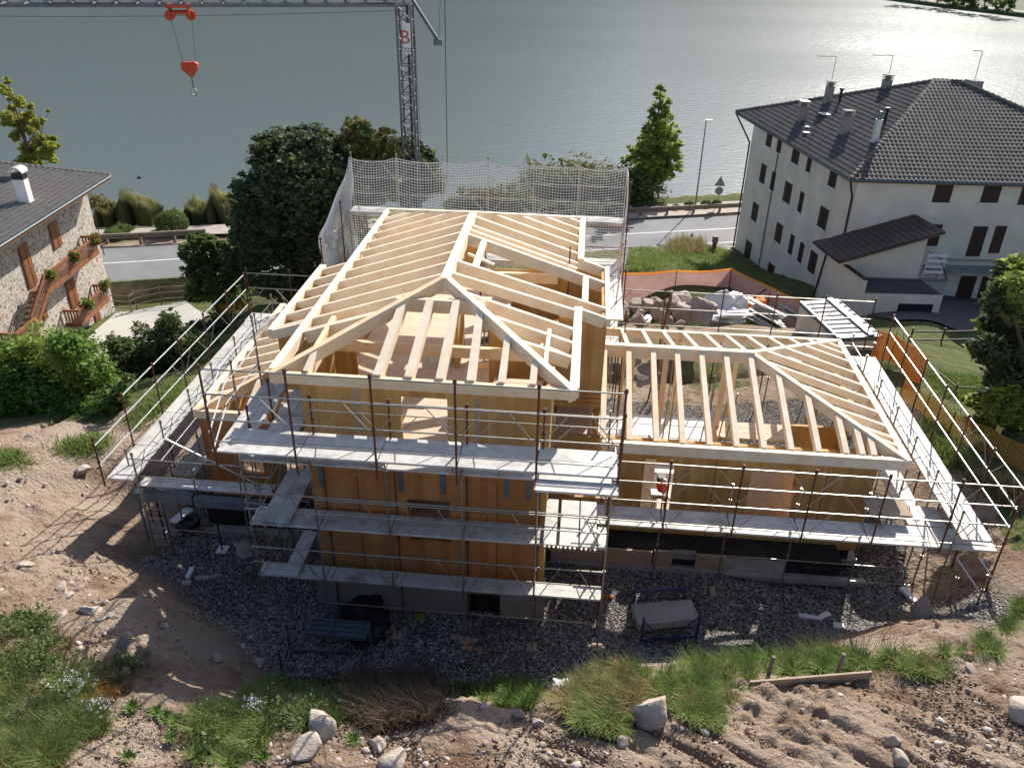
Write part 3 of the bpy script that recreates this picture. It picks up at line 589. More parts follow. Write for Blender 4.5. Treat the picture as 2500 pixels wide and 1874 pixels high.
# trestle tower table inside wing
def trestle(x0, x1, y0, y1, zt, label, top='osb', low=0.76):
    t = thing('work_platform', label, 'work platform', ((x0+x1)/2, (y0+y1)/2, low))
    for x in (x0, x1):
        for y in (y0, y1): b = MB(); b.tube((x, y, low), (x, y, zt+.12), .024); b.build('leg', 'zinc', t)
    b = MB()
    for y in (y0, y1):
        b.tube((x0, y, low+.3), (x1, y, low+.3), .018); b.tube((x0, y, zt-.05), (x1, y, zt-.05), .018); b.tube((x0, y, low+.3), (x1, y, zt-.1), .013); b.tube((x1, y, low+.3), (x0, y, zt-.1), .013)
    b.build('brace', 'zinc', t)
    b = MB(); n_ = 3
    for k in range(n_): b.box(x0-.1, x1+.1, y0+(y1-y0)*k/n_+.01, y0+(y1-y0)*(k+1)/n_-.01, zt, zt+.05)
    b.build('platform', top, t); return t
trestle(4.95, 7.15, 22.9, 23.9, 2.5, 'mobile work platform with wooden top inside the right wing')
trestle(-2.6, -1.2, 21.5, 22.6, 6.6, 'low zinc work platform standing under the main ridge', 'deck', 5.6)
trestle(-1.9, -.8, 18.1, 18.8, 6.5, 'short work platform with wooden top in the front right room', 'osb', 5.6)
def props(rows, z0, z1, grp, m_='brass'):
    for x, y, dx, label in rows:
        t = thing('steel_prop', label, 'steel prop', (x, y, z0), grp)
        b = MB(); b.tube((x, y, z0), (x+dx*.5, y, (z0+z1)/2), .03); b.build('outer_tube', m_, t); b = MB(); b.tube((x+dx*.5, y, (z0+z1)/2), (x+dx, y, z1), .022); b.build('inner_tube', m_, t)
        b = MB(); b.box(x-.08, x+.08, y-.08, y+.08, z0, z0+.01); b.build('base_plate', 'zinc', t)
props([(4.55, 22.0, .25, 'left one of the two yellowish props in the middle of the right wing'), (4.8, 22.2, .3, 'right one of the two yellowish props in the middle of the right wing')], .76, 4.6, 'steel props under the wing roof')
props([(4.75, 25.2, .3, 'leaning prop nearest the work platform in the right wing'), (3.6, 25, .0, 'right upright prop of the rear pair in the wing centre'), (3.4, 25.1, .05, 'left upright prop of the rear pair in the wing centre'), (2.05, 25.3, 0, 'right prop of the rear left pair in the wing'), (1.75, 25.2, .05, 'left prop of the rear left pair in the wing')], .75, 4.4, 'steel props under the wing roof')
props([(-2.95, 23.4, 0, 'reddish prop standing in the open roof bay beside the main ridge'), (-.25, 24.2, .0, 'reddish prop near the right eave of the main roof')], 5.6, 8.3, 'steel props under the main roof', 'rust')
# clutter on the floors
for i, (x, y, z, lx, ly, lz, an, m_, nm, lab) in enumerate(((-1.9, 23.6, 5.6, .5, .4, .35, .3, 'black', 'tool_box', 'black tool box on the upper floor below the open bay'), (-2.6, 22.9, 5.6, .9, .12, .1, .8, 'bluegrey', 'steel_beam', 'short steel bar lying on the upper floor'), (-1.3, 22.8, 5.6, .35, .35, .2, .1, 'rooftile_red', 'cable_reel', 'reddish cable reel on the upper floor'),
      (-2.2, 21.2, 5.6, 1.4, .16, .12, .4, 'beam', 'timber_offcut', 'pale timber offcut on the upper floor near the stair'), (-3.9, 21.4, 5.6, .7, .5, .25, .2, 'white', 'foam_pack', 'white pack on the floor behind the front cross beam'), (-.9, 23.4, 5.6, .6, .3, .3, -.3, 'greywood', 'crate', 'brown crate near the right side of the upper floor'), (1.35, 22.9, .8, .45, .45, .42, .1, 'black', 'plastic_crate', 'black plastic crate on the wing floor by the tall wall'),
      (3.2, 25.0, .76, .25, 1.3, .06, .2, 'sheet', 'metal_strip', 'silver strips lying on the white wing floor'), (3.6, 24.9, .76, .2, 1.1, .05, .1, 'sheet', 'metal_strip', 'shorter silver strip right of the pair on the wing floor'), (5.9, 22.4, .78, 2.6, .09, .09, 0, 'boardbeige', 'pipe', 'pinkish pipes lying across the wing middle'), (5.4, 22.2, .78, 1.9, .08, .08, .05, 'boardbeige', 'pipe', 'short pinkish pipe in front of the long one'), (7.7, 22.0, .76, .5, .4, .3, .5, 'concrete', 'rubble_bag', 'grey sack on the right of the wing floor'))):
    b = MB(); b.obox((0, 0, lz/2), (math.cos(an), math.sin(an), 0), (-math.sin(an), math.cos(an), 0), (0, 0, 1), lx, ly, lz); b.obox((0, 0, lz+.015), (math.cos(an), math.sin(an), 0), (-math.sin(an), math.cos(an), 0), (0, 0, 1), lx*.86, ly*.8, .03); o = b.build(nm, m_); o.location = (x, y, z+.005); tag(o, lab, nm.replace('_', ' '))
# ladder on the rear panel
t = thing('ladder', 'aluminium ladder leaning on the panel inside the stair tower', 'ladder', (-.55, 24.4, 4.4)); q0 = np.array((-.75, 24.3, 4.3)); q1 = np.array((-.1, 24.95, 6.9)); sd = np.array((.3, -.05, -.03))
b = MB(); b.tube(q0, q1, .02); b.tube(q0+sd, q1+sd, .02)
for k in range(10): p = q0+(q1-q0)*(k+.5)/10; b.tube(p, p+sd, .012)
b.build('ladder_frame', 'zinc', t)
# white sheets stack at the rear of the upper floor
t = thing('white_block_pile', 'row of white topped wooden blocks on the upper rear platform', 'block pile', (-1.5, 26.5, 5.6))
for k in range(9):
    x = -2.6+k*.27; z = 6.05+.12*math.sin(k*2.1); b = MB(); b.box(x, x+.25, 26.3, 26.9+.2*((k*7) % 3), 5.6, z); b.build('block', 'beam', t)
    b = MB(); b.box(x-.02, x+.27, 26.28, 27.2, z+.003, z+.05); b.build('cover', 'white', t)
# ---------------------------------------------------------------- scaffolds
TR = .026
def V3(p): return np.array(p, float)
def posts(t, pts, z0, z1, m_='zinc', plate=True):
    for p in pts:
        x, y = p[:2]; a = p[2] if len(p) > 2 else (z0 if z0 is not None else gz(x, y)); c = p[3] if len(p) > 3 else z1
        b = MB(); b.tube((x, y, a), (x, y, c), TR, 7)
        for k in (c-.06, (a+c)/2):
            b.tube((x, y, k-.04), (x, y, k+.04), TR*1.7, 6)
        b.build('post', m_, t)
        if plate and z0 is None: b = MB(); b.box(x-.13, x+.13, y-.13, y+.13, a-.02, a+.05); b.build('base_plate', 'white', t)
def rails(t, pts, zs, m_='zinc', r=.019):
    for a, c in zip(pts[:-1], pts[1:]):
        for z in zs: b = MB(); b.tube((a[0], a[1]-.03, z), (c[0], c[1]-.03, z), r); b.build('guard_rail', m_, t)
def braces(t, pts, z0, z1, m_='zinc', skip=()):   # the two splayed struts of each prefabricated guard frame
    for i, (a, c) in enumerate(zip(pts[:-1], pts[1:])):
        if i in skip: continue
        a = V3((a[0], a[1], 0)); c = V3((c[0], c[1], 0)); p1 = a+(c-a)*.36; p2 = a+(c-a)*.64; a2 = a+(c-a)*.09; c2 = a+(c-a)*.91
        b = MB(); b.tube(a2+(0, 0, z0), p1+(0, 0, z1), .013); b.build('brace', m_, t); b = MB(); b.tube(c2+(0, 0, z0), p2+(0, 0, z1), .013); b.build('brace', m_, t)
def deckx(t, xs, y0, y1, z, n=2, m_='deck', th=.055):
    for a, c in zip(xs[:-1], xs[1:]):
        for k in range(n):
            w_ = (y1-y0)/n; b = MB(); b.box(a+.012, c-.012, y0+w_*k+.008, y0+w_*(k+1)-.008, z-th+random.uniform(0, .012), z+random.uniform(0, .008))
            for e in (a+.012, c-.04):
                for q in range(3): b.box(e-.03+(.06 if e > a+.1 else 0), e+.0+(.06 if e > a+.1 else 0), y0+w_*(k+.2+.25*q), y0+w_*(k+.3+.25*q), z-th, z-.01)
            b.build('deck_plank', m_, t)
def decky(t, ys, x0, x1, z, n=2, m_='deck', th=.055):
    for a, c in zip(ys[:-1], ys[1:]):
        for k in range(n):
            w_ = (x1-x0)/n; b = MB(); b.box(x0+w_*k+.008, x0+w_*(k+1)-.008, a+.012, c-.012, z-th+random.uniform(0, .012), z+random.uniform(0, .008)); b.build('deck_plank', m_, t)
SG = 'scaffold runs around the timber house'
# tall front scaffold
S = thing('scaffold', 'tall front scaffold of four grey deck levels before the three storey timber wall', 'scaffold', (-3.5, 15.9, 0), SG)
LXs = [-8.0, -6.17, -4.32, -2.47, -.63, 1.12]
posts(S, [(x, 15.88, gz(x, 15.88), 5.45) for x in LXs[1:]], 0, 0)
for x in LXs[1:]: b = MB(); z = gz(x, 15.88); b.box(x-.14, x+.14, 15.75, 16.02, z-.03, z+.06); b.build('base_plate', 'boardbeige', S)
posts(S, [(x, 16.72, gz(x, 16.72), 5.4) for x in LXs[1:]], 0, 0, 'rust')
posts(S, [(-7.95, 15.95, 1.0, 5.4), (-7.95, 16.7, 0, 5.4), (-7.0, 18.2, 0, 5.4)], 0, 0)
low = [(x, 15.86) for x in LXs]
for z in (1.73, 3.47): rails(S, low, (z+.55, z+1.05)); braces(S, low, z+.1, z+1.03)
rails(S, low[1:], (1.0, 4.45), r=.017)
deckx(S, LXs, 15.92, 16.42, 1.75); deckx(S, LXs, 15.92, 16.66, 3.47); deckx(S, LXs, 15.92, 16.66, 5.45)
TX = [-7.81, -5.96, -4.15, -2.37, -.63, 1.14]
top = [(x, 14.57) for x in TX]
posts(S, [(x, 14.55, 6.15, 8.82) for x in TX], 0, 0, 'rust')
posts(S, [(x+.1, 15.54, 6.35, 7.65) for x in TX[1:]], 0, 0, 'rust')
rails(S, top, (8.71,), 'zinc', .017); rails(S, top, (8.10, 7.46)); rails(S, top, (6.90,), r=.014)
braces(S, top, 7.48, 8.08); braces(S, [(x+.1, 15.52) for x in TX[1:]], 6.67, 7.23); rails(S, [(x+.1, 15.52) for x in TX[1:]], (7.26, 7.55), r=.014)
deckx(S, TX, 14.61, 15.6, 6.58, 2); deckx(S, [TX[4], TX[5]], 14.17, 14.59, 6.43, 2)
for x in LXs[1:]: b = MB(); b.tube((x, 15.88, 5.5), (x, 14.6, 6.45), .022); b.tube((x, 15.88, 5.4), (x, 15.6, 6.5), .022); b.tube((x, 14.6, 6.49), (x, 15.9, 6.49), .022); b.build('bracket', 'zinc', S)
# side decks of the front scaffold, left
decky(S, [15.95, 18.3], -7.72, -6.95, 3.56, 2); decky(S, [15.85, 17.7], -7.32, -6.9, 1.84, 1)
decky(S, [15.63, 17.2, 18.75], -8.28, -7.6, 6.02, 2); decky(S, [15.63, 17.2, 18.5], -7.38, -6.6, 6.0, 2)
posts(S, [(-8.35, 15.6, 5.9, 7.5), (-8.38, 17.2, 5.9, 7.5), (-8.36, 18.75, 4.9, 8.0)], 0, 0, 'zinc'); posts(S, [(-7.46, 17.1, 5.9, 7.1), (-7.5, 15.8, 5.9, 7.1)], 0, 0, 'rust')
side = [(-7.86, 14.6), (-8.38, 16.7), (-8.36, 18.75)]; rails(S, side, (6.6, 7.1, 7.65), 'sheet', .02)
# plank platform beside the tall wall
S2 = thing('scaffold_platform', 'wide pale plank platform bridging the tall block and the right wing', 'platform', (.3, 16.7, 3.6), SG)
for x0_, x1_ in ((-.45, -.12), (-.05, .43), (.45, .88)):
    decky(S2, [15.7, 17.55], x0_, x1_, 3.66, 1)
    b = MB()
    for q in range(4): b.box(x0_+.03+q*.11, x0_+.08+q*.11, 15.62, 15.70, 3.58, 3.65)
    b.build('plank_hook', 'zinc', S2)
deckx(S2, [.9, 1.13], 15.75, 16.6, 3.62, 1); posts(S2, [(1.2, 17.6, 0, 5.4), (-.35, 17.7, 3.6, 4.7), (1.0, 17.65, 3.6, 4.8)], 0, 0, 'rust'); rails(S2, [(-.35, 17.7), (1.0, 17.7)], (4.2, 4.6), 'rust')
b = MB(); b.tube((1.05, 16.4, 4.0), (.95, 16.2, 7.3), .024); b.build('brace', 'zinc', S2)
# right wing, front
S3 = thing('scaffold', 'long low front scaffold of the right wing with one bright deck and four pipe rails', 'scaffold', (6, 18, 0), SG)
WXs = [.92, 2.70, 4.53, 6.35, 8.17, 9.94, 11.43]; GXs = [2.83, 4.72, 6.6, 8.5, 10.3]
posts(S3, [(x, 17.66, 2.68, 5.07) for x in WXs[1:-1]]+[(11.47, 17.66, gz(11.4, 17.6)-.1, 5.07)], 0, 0, 'rust')
posts(S3, [(x, 19.05, gz(x, 19.05), 2.3) for x in GXs], 0, 0); posts(S3, [(x, 18.3, 2.2, 2.72) for x in GXs]+[(x+.02, 18.53, 2.7, 3.85) for x in WXs[1:5]], 0, 0)
for x in GXs: b = MB(); b.tube((x, 19.05, 2.25), (x, 18.0, 2.7), .02); b.tube((x, 19.05, 1.5), (x, 18.2, 2.7), .02); b.build('bracket', 'zinc', S3)
wp = [(x, 17.64) for x in WXs]; rails(S3, wp, (4.96, 4.36, 3.75, 3.06)); braces(S3, wp, 4.37, 4.95); braces(S3, wp, 3.08, 3.74)
rails(S3, [(x+.02, 18.55) for x in WXs[:5]], (3.70,), r=.015); braces(S3, [(x+.02, 18.55) for x in WXs[:5]], 3.1, 3.67)
gp = [(x, 19.0) for x in GXs]; rails(S3, gp, (.35, .95), r=.016); braces(S3, gp, .37, .93, skip=(2,))
deckx(S3, WXs, 17.73, 18.57, 2.80, 2); decky(S3, [18.6, 19.5], 9.42, 10.45, 2.82, 2)
tag(MB().box(8.35, 9.47, 18.62, 19.4, 3.02, 3.10).build('formwork_panel', 'boardbeige'), 'square formwork panel lying over the deck corner right of the wing', 'panel')
tag(MB().box(4.9, 6.75, 19.08, 19.2, .1, .14).add([(4.9,19.2,.1),(6.7,19.2,.1),(6.7,19.45,.5),(4.9,19.45,.5)], [(0,1,2,3)]).build('loose_plank', 'concrete'), 'grey plank lying along the dark basement under the right wing', 'plank')
# right side
S4 = thing('scaffold', 'right side scaffold walkway with silver rails along the orange mesh fence', 'scaffold', (11.3, 22, 1), SG)
RYs = [17.46, 19.26, 20.97, 22.68, 24.4, 26.1, 27.8]
decky(S4, RYs, 10.28, 11.07, 3.32, 2); posts(S4, [(11.34, y, gz(11.3, y)-.1, 5.05) for y in RYs], 0, 0, 'rust'); posts(S4, [(10.2, y+.2, .3, 4.13) for y in RYs], 0, 0)
rp = [(11.34, y) for y in RYs]; rails(S4, rp, (4.96, 4.35, 3.77), 'sheet', .02); braces(S4, rp, 4.37, 4.95)
rails(S4, [(10.18, y+.2) for y in RYs], (3.8,), r=.015); braces(S4, [(10.18, y+.2) for y in RYs], 3.36, 3.78)
decky(S4, [20, 22, 24, 26], 10.05, 10.75, 1.76, 2)
posts(S4, [(10.6, 17.6, gz(10.6, 17.6)-.05, 2.75), (10.9, 16.9, gz(10.9, 16.9)-.05, 2.7)], 0, 0); b = MB(); b.tube((10.4, 17.6, 2.6), (11.6, 16.6, 1.2), .02); b.build('brace', 'sheet', S4); b = MB(); b.tube((11.0, 17.7, 2.6), (12., 16.9, 1.4), .02); b.build('brace', 'sheet', S4)
# left side
S5 = thing('scaffold', 'left side scaffold walkway with long pale deck beside the garden', 'scaffold', (-12.4, 22, 1), SG)
LYs = [17.55, 19.25, 21.11, 22.86, 24.84, 26.82, 28.62]
decky(S5, LYs, -12.73, -11.97, 3.32, 2); posts(S5, [(-12.8, y, gz(-12.8, y)-.1, 5.07) for y in LYs[1:]]+[(-12.78, 17.5, 3.1, 4.7)], 0, 0, 'rust'); posts(S5, [(-11.88, y+.1, gz(-11.9, y), 4.17) for y in LYs], 0, 0)
lp = [(-12.8, y) for y in LYs]; rails(S5, lp[1:], (4.98, 4.37, 3.74), 'sheet', .02); braces(S5, lp[1:], 3.76, 4.35); rails(S5, lp[:2], (4.4, 3.77), 'sheet')
rails(S5, [(-11.86, y+.1) for y in LYs], (3.86,), r=.015); braces(S5, [(-11.86, y+.1) for y in LYs], 3.36, 3.84)
decky(S5, [19.9, 22, 24.1, 26.3], -12.3, -11.5, 1.78, 2, 'concrete'); rails(S5, [(-11.8, 18.8), (-11.8, 23.3)], (3.1, 3.6), 'sheet', .018)
# front of the left wing
S6 = thing('scaffold', 'low scaffold in front of the small left wing with planks stacked on edge', 'scaffold', (-10.5, 18.2, 0), SG)
FXs = [-12.4, -10.57, -8.84]
deckx(S6, FXs+[-8.4], 18.29, 18.76, 2.56, 2); posts(S6, [(x, 18.2, gz(x, 18.2), 3.89) for x in FXs[:2]]+[(-9.4, 19.0, gz(-9.4, 19), 4.6)], 0, 0, 'zinc')
fp = [(x, 18.17) for x in FXs]; rails(S6, fp, (3.6, 3.02)); posts(S6, [(-12.1, 18.6, 0, 2.45), (-10.35, 18.6, 0, 2.45)], 0, 0, 'black')
for x in (-12.1, -10.35): b = MB(); b.box(x-.16, x+.16, 18.45, 18.8, .02, .07); b.build('base_board', 'white', S6)
rails(S6, [(-12.1, 18.6), (-10.35, 18.6)], (.75,), 'zinc', .015)
for k in range(5):
    b = MB(); b.box(-12.35, -10.6, 18.12-k*.045, 18.14-k*.045, 2.26, 2.57); b.build('edge_plank', 'bluegrey', S6); b = MB(); b.box(-10.55, -8.5, 18.12-k*.045, 18.14-k*.045, 2.2, 2.5); b.build('edge_plank', 'bluegrey', S6)
for x in (-12.35, -11.65): b = MB(); b.tube((x, 18.15, gz(x, 18.15)-.1), (x, 18.15, 2.3), .035); b.build('frame_leg', 'bluegrey', S6)
b = MB()
for k in range(4): b.tube((-12.35, 18.15, .8+k*.35), (-11.65, 18.15, .8+k*.35), .015)
b.build('frame_rungs', 'zinc', S6)
def latt(t, x, y, z0, z1, s=.9, m_='zinc'):
    c = [(x, y), (x+s, y), (x+s, y+s), (x, y+s)]
    for p in c: b = MB(); b.tube((*p, z0), (*p, z1), .024); b.build('post', m_, t)
    b = MB(); n_ = max(1, int((z1-z0)/.9))
    for k in range(n_):
        za, zb = z0+(z1-z0)*k/n_, z0+(z1-z0)*(k+1)/n_
        for i in range(4):
            p, q = c[i], c[(i+1) % 4]; b.tube((*p, za), (*q, zb), .012); b.tube((*p, zb), (*q, zb), .013)
    b.build('lattice_brace', m_, t)
T = thing('scaffold_tower', 'cluttered zinc scaffold tower wedged between the left wing and the tall front', 'scaffold tower', (-8.2, 18.2, 0)); latt(T, -8.9, 17.6, 0, 4.6); latt(T, -8.1, 18.6, 0, 4.3, .7)
for p, q, r_ in (((-8.9, 17.2, .1), (-7.9, 16.2, 3.3), .014), ((-8.7, 17.0, .1), (-7.5, 16.4, 3.2), .014), ((-8.3, 17.2, .2), (-8.2, 16.3, 1.7), .014), ((-9.9, 16.2, 5.7), (-7.9, 16.6, 4.2), .03)): b = MB(); b.tube(p, q, r_); b.build('loose_tube', 'zinc', T)
# rear of the wing
S7 = thing('scaffold', 'rear scaffold of the right wing with pale rails before the boulders', 'scaffold', (6, 29.8, 0), SG)
QX = [1.45, 3.47, 5.68, 7.7, 9.53, 11.36]; rp7 = [(x, 29.8) for x in QX]
deckx(S7, QX, 29.0, 29.75, 2.36, 2); posts(S7, [(x, 29.83, gz(x, 29.8), 4.82) for x in QX], 0, 0, 'rust'); posts(S7, [(x, 28.9, gz(x, 28.9), 3.4) for x in QX], 0, 0); rails(S7, rp7, (4.67, 3.95, 3.23)); braces(S7, rp7, 3.97, 4.65); rails(S7, [(x, 28.9) for x in QX], (3.2,))
b = MB(); b.tube((3.3, 30.2, gz(3.5, 30.2)), (3.7, 30.1, 4.6), .04); b.build('raking_prop', 'rust', S7); b = MB(); b.tube((3.75, 30.3, gz(3.8, 30.3)), (3.72, 30.1, 4.6), .05); b.build('raking_prop', 'greywood', S7)
# rear left low walkway
S8 = thing('scaffold', 'dark pipe scaffold behind the left wing in the shade of the big tree', 'scaffold', (-10, 29.7, 0), SG)
QX = [-13.2, -11.44, -9.67, -8.3]; rp8 = [(x, 29.76) for x in QX]
deckx(S8, QX, 28.9, 29.7, 2.86, 2); posts(S8, [(x, 29.78, gz(x, 29.8), 4.8) for x in QX], 0, 0, 'rust'); rails(S8, rp8, (4.58, 3.95, 3.33)); braces(S8, rp8, 3.35, 3.93)
# rear of the tall block with the safety net
S9 = thing('scaffold', 'tall rear scaffold carrying the white safety net', 'scaffold', (-3.5, 31.9, 0), SG)
NX = [-9.17, -7.34, -5.53, -3.71, -1.9, -.12, 1.70]; np9 = [(x, 31.93) for x in NX]
posts(S9, [(x, 31.96, gz(x, 32), 9.02) for x in NX], 0, 0, 'zinc'); posts(S9, [(x, 31.1, gz(x, 31.2), 6.9) for x in NX], 0, 0)
rails(S9, np9, (8.69, 8.04, 7.4)); braces(S9, np9, 8.06, 8.67); braces(S9, np9, 6.85, 7.38)
for z in (6.85, 5.1, 3.3): deckx(S9, NX, 31.1, 31.87, z, 2)
rails(S9, [(1.45, 27.3), (1.8, 31.9)], (6.1, 5.1), 'rust', .03); posts(S9, [(1.77, 30.0, -.4, 8.8), (1.77, 28.2, 0, 6.1), (1.8, 26.4, 0, 5.3)], 0, 0, 'rust'); decky(S9, [26, 28, 30, 31.1], 1.1, 1.7, 5.1, 2); decky(S9, [27, 29, 31.], 1.1, 1.7, 3.4, 2)
for z in (6.45, 5.6): b = MB(); b.tube((.2, 31.8, z), (2.15, 31.9, z), .03); b.build('ledger_tube', 'rust', S9)
posts(S9, [(-9.2, 30.1, 0, 7.6), (-9.55, 28.4, .2, 6.7)], 0, 0, 'rust'); decky(S9, [28, 30.1, 31.1], -9.05, -8.4, 5.1, 2)
def netmesh(name, P, nu, nv, r, parent, m_='net', sag=.12, seed=1, diag=False):
    # P: function (u,v)->xyz; cords as thin square tubes
    b = MB(); g = [[np.array(P(i/nu, j/nv), float) for j in range(nv+1)] for i in range(nu+1)]
    Vv = []; F = []
    def seg(a, c):
        k = len(Vv); d = c-a; l = np.linalg.norm(d)+1e-9; d = d/l; s_ = np.cross(d, (.3, .9, .2)); s_ /= np.linalg.norm(s_)+1e-9; q = np.cross(d, s_)
        for p in (a, c):
            for t in range(3): Vv.append(p+(s_*math.cos(t*2.094)+q*math.sin(t*2.094))*r)
        F.extend([(k, k+1, k+4, k+3), (k+1, k+2, k+5, k+4), (k+2, k, k+3, k+5)])
    for i in range(nu+1):
        for j in range(nv+1):
            if i < nu: seg(g[i][j], g[i+1][j])
            if j < nv: seg(g[i][j], g[i][j+1])
    return npmesh(name, np.array(Vv), np.array(F), m_, parent)
N = thing('safety_net', 'white knotted safety net hung on the rear scaffold above the roof', 'safety net', (-3.6, 31, 7))
def rear(u, v):
    x = -9.22+10.92*u; z = 8.81-v*4.7; bay = abs(math.sin(u*math.pi*6)); y = 31.85-.25*math.sin(v*math.pi)*(.5+.5*bay)
    return (x, y, z-.12*bay*(1-v)-.05*math.sin(u*23+v*5))
netmesh('net_panel', rear, 100, 44, .0105, N)
def leftn(u, v):
    x = -9.22-.5*u*v-.25*u; y = 31.9-3.5*u; z = 8.81-v*4.5-u*1.9*(1-v)-.1*math.sin(u*9)
    return (x+.1*math.sin(v*9+u*4), y, z)
netmesh('net_panel', leftn, 32, 42, .008, N)
def rightn(u, v): return (1.72+.05*math.sin(v*8), 31.9-.9*u-.1*math.sin(v*5), 8.75-v*6.4)
netmesh('net_panel', rightn, 9, 60, .012, N)
def bund(u, v): a = u*6.283; return (1.78+.12*math.cos(a+v*20)+.05*math.sin(v*14), 31.0+.12*math.sin(a+v*20), 6.3-v*4.5)
netmesh('net_bundle', bund, 7, 40, .013, N)
b = MB(); b.path([rear(k/24, 0) for k in range(25)], .012, 5); b.build('border_rope', 'net', N); b = MB(); b.path([(rear(k/24, .47)[0], 31.73, rear(k/24, .47)[2]) for k in range(25)], .01, 5); b.build('border_rope', 'net', N)

# ---------------------------------------------------------------- tower crane
K = thing('tower_crane', 'grey lattice tower crane with a long horizontal jib and orange trolley', 'tower crane', (0, 0, 0))
D0 = 46.0
ml = ay(871.4/.8848, 348/.8848, D0); mr = ay(905.3/.8848, 345/.8848, D0)
mw = float(mr[0]-ml[0])*.82; mx = float((ml[0]+mr[0])/2); myy = D0
tz = float(ay(967, 10, D0)[2]); K.location = (mx, myy, gz(mx, myy))
c4 = [(mx-mw/2, myy-mw/2), (mx+mw/2, myy-mw/2), (mx+mw/2, myy+mw/2), (mx-mw/2, myy+mw/2)]
zb = gz(mx, myy)
for p in c4: b = MB(); b.beam((p[0], p[1], zb), (p[0], p[1], tz), .11, .11, False); b.build('mast_leg', 'crane', K)
b = MB(); n_ = 24
for k in range(n_):
    za, zc = zb+(tz-zb)*k/n_, zb+(tz-zb)*(k+1)/n_
    for i in range(4):
        p, q = c4[i], c4[(i+1) % 4]
        if k % 2: p, q = q, p
        b.tube((*p, za), (*q, zc), .03, 5); b.tube((*p, zc), (*q, zc), .025, 5)
b.build('mast_bracing', 'crane', K)
b = MB(); b.tube((mx+.12, myy, zb), (mx+.12, myy, tz), .07); b.build('inner_pipe', 'cable', K)
sg = ay(1006+0, 60, D0)
b = MB(); b.box(mx-mw*.08, mx+mw*.48, myy-mw/2-.12, myy-mw/2-.09, tz-2.35, tz-.85); b.build('sign_board', 'white', K)
def text(body, size, loc, rot, m_, parent, name='lettering', ext=.008, align='CENTER'):
    cu = bpy.data.curves.new(name, 'FONT'); cu.body = body; cu.size = size; cu.extrude = ext; cu.align_x = align; cu.resolution_u = 2
    o = bpy.data.objects.new('tmp', cu); COL.objects.link(o); bpy.context.view_layer.update()
    me = bpy.data.meshes.new_from_object(o); COL.objects.unlink(o); bpy.data.objects.remove(o)
    q = bpy.data.objects.new(name, me); COL.objects.link(q); me.materials.clear(); me.materials.append(MT[m_])
    Mx = Matrix.Translation(loc) @ Matrix.Rotation(rot[2], 4, 'Z') @ Matrix.Rotation(rot[0], 4, 'X')
    me.transform(Mx)
    if parent is not None: q.parent = parent; q.matrix_parent_inverse = parent_inv(parent)
    return q
MT['signred'] = mat('sign_red', (.42, .10, .06), .6)
text('B', .95, (mx+mw*.08, myy-mw/2-.13, tz-1.85), (R(90), 0, 0), 'signred', K); text('722', .3, (mx+mw*.25, myy-mw/2-.13, tz-2.25), (R(90), 0, 0), 'cable', K)
# jib: triangular truss running left, its bottom chords level
JY0 = myy; j1 = ay(-200, 42, JY0-7.0); jz = tz+.05
jd = np.array([-1., -.30, 0.]); jd /= np.linalg.norm(jd); jn = np.array([-jd[1], jd[0], 0.]); jn = np.array([jd[1]*-1, jd[0], 0]); J0 = np.array([mx, myy, jz]); JL = 30.
up = np.array([0, 0, 1.])
b = MB(); b.beam(J0+jn*.5, J0+jn*.5+jd*JL, .12, .14); b.build('jib_chord', 'crane', K); b = MB(); b.beam(J0-jn*.5, J0-jn*.5+jd*JL, .12, .14); b.build('jib_chord', 'crane', K)
b = MB(); b.beam(J0+up*1.25, J0+up*1.25+jd*JL, .12, .12); b.build('jib_top_chord', 'crane', K)
b = MB()
for k in range(30):
    a = J0+jd*k; c = a+jd
    for s_ in (.5, -.5): b.tube(a+jn*s_, a+jd*.5+up*1.2, .025, 5); b.tube(a+jd*.5+up*1.2, c+jn*s_, .025, 5)
    b.tube(a+jn*.5, a-jn*.5, .02, 5); b.tube(a+jn*.5, c-jn*.5, .02, 5)
b.build('jib_bracing', 'crane', K)
# machinery at the joint and on the jib
b = MB(); b.obox(J0+jd*.9+up*.5, jd, jn, up, 1.1, .9, .7); b.build('slewing_head', 'crane', K); b = MB(); b.obox(J0+jd*1.6+up*.45, jd, jn, up, .9, .5, .5); b.build('winch_drum', 'orange', K)
jt = lambda d_: J0+jd*d_
dT = 13.3
for dd in np.arange(8, 19, .1):
    q = jt(dd); v = q-CP; X_ = 1250+FPX*(v@_r)/(v@_f)
    if X_ < 441: dT = dd; break
b = MB(); b.obox(jt(dT+2.6)+up*.55, jd, jn, up, 2.0, .45, .35); b.build('hoist_housing', 'orange', K); b = MB(); b.obox(jt(dT+4.9)+up*.5, jd, jn, up, 2.2, .6, .7); b.build('hoist_gear', 'bluegrey', K)
tp = jt(dT)
b = MB(); b.obox(tp-up*.12, jd, jn, up, 1.15, 1.2, .12); b.obox(tp-up*.42, jd, jn, up, .95, .8, .14)
for s_ in (-.5, .5): b.obox(tp+jd*s_*.9-up*.3, jd, jn, up, .1, .9, .6); b.tube(tp+jd*s_-up*.55-jn*.2, tp+jd*s_-up*.55+jn*.2, .24, 12)
tr_ = b.build('trolley', 'orange', K)
hk = ay(465, 170, float(tp[1])); hk = np.array([float(tp[0])+.0, float(tp[1]), float(hk[2])])
hk[0] = float(ay(465, 170, tp[1])[0])
b = MB(); b.tube(tp+jd*.5-up*.6, hk+np.array([-.33, 0, .3]), .012, 4); b.tube(tp-jd*.5-up*.6, hk+np.array([.33, 0, .3]), .012, 4); b.build('hoist_rope', 'cable', K)
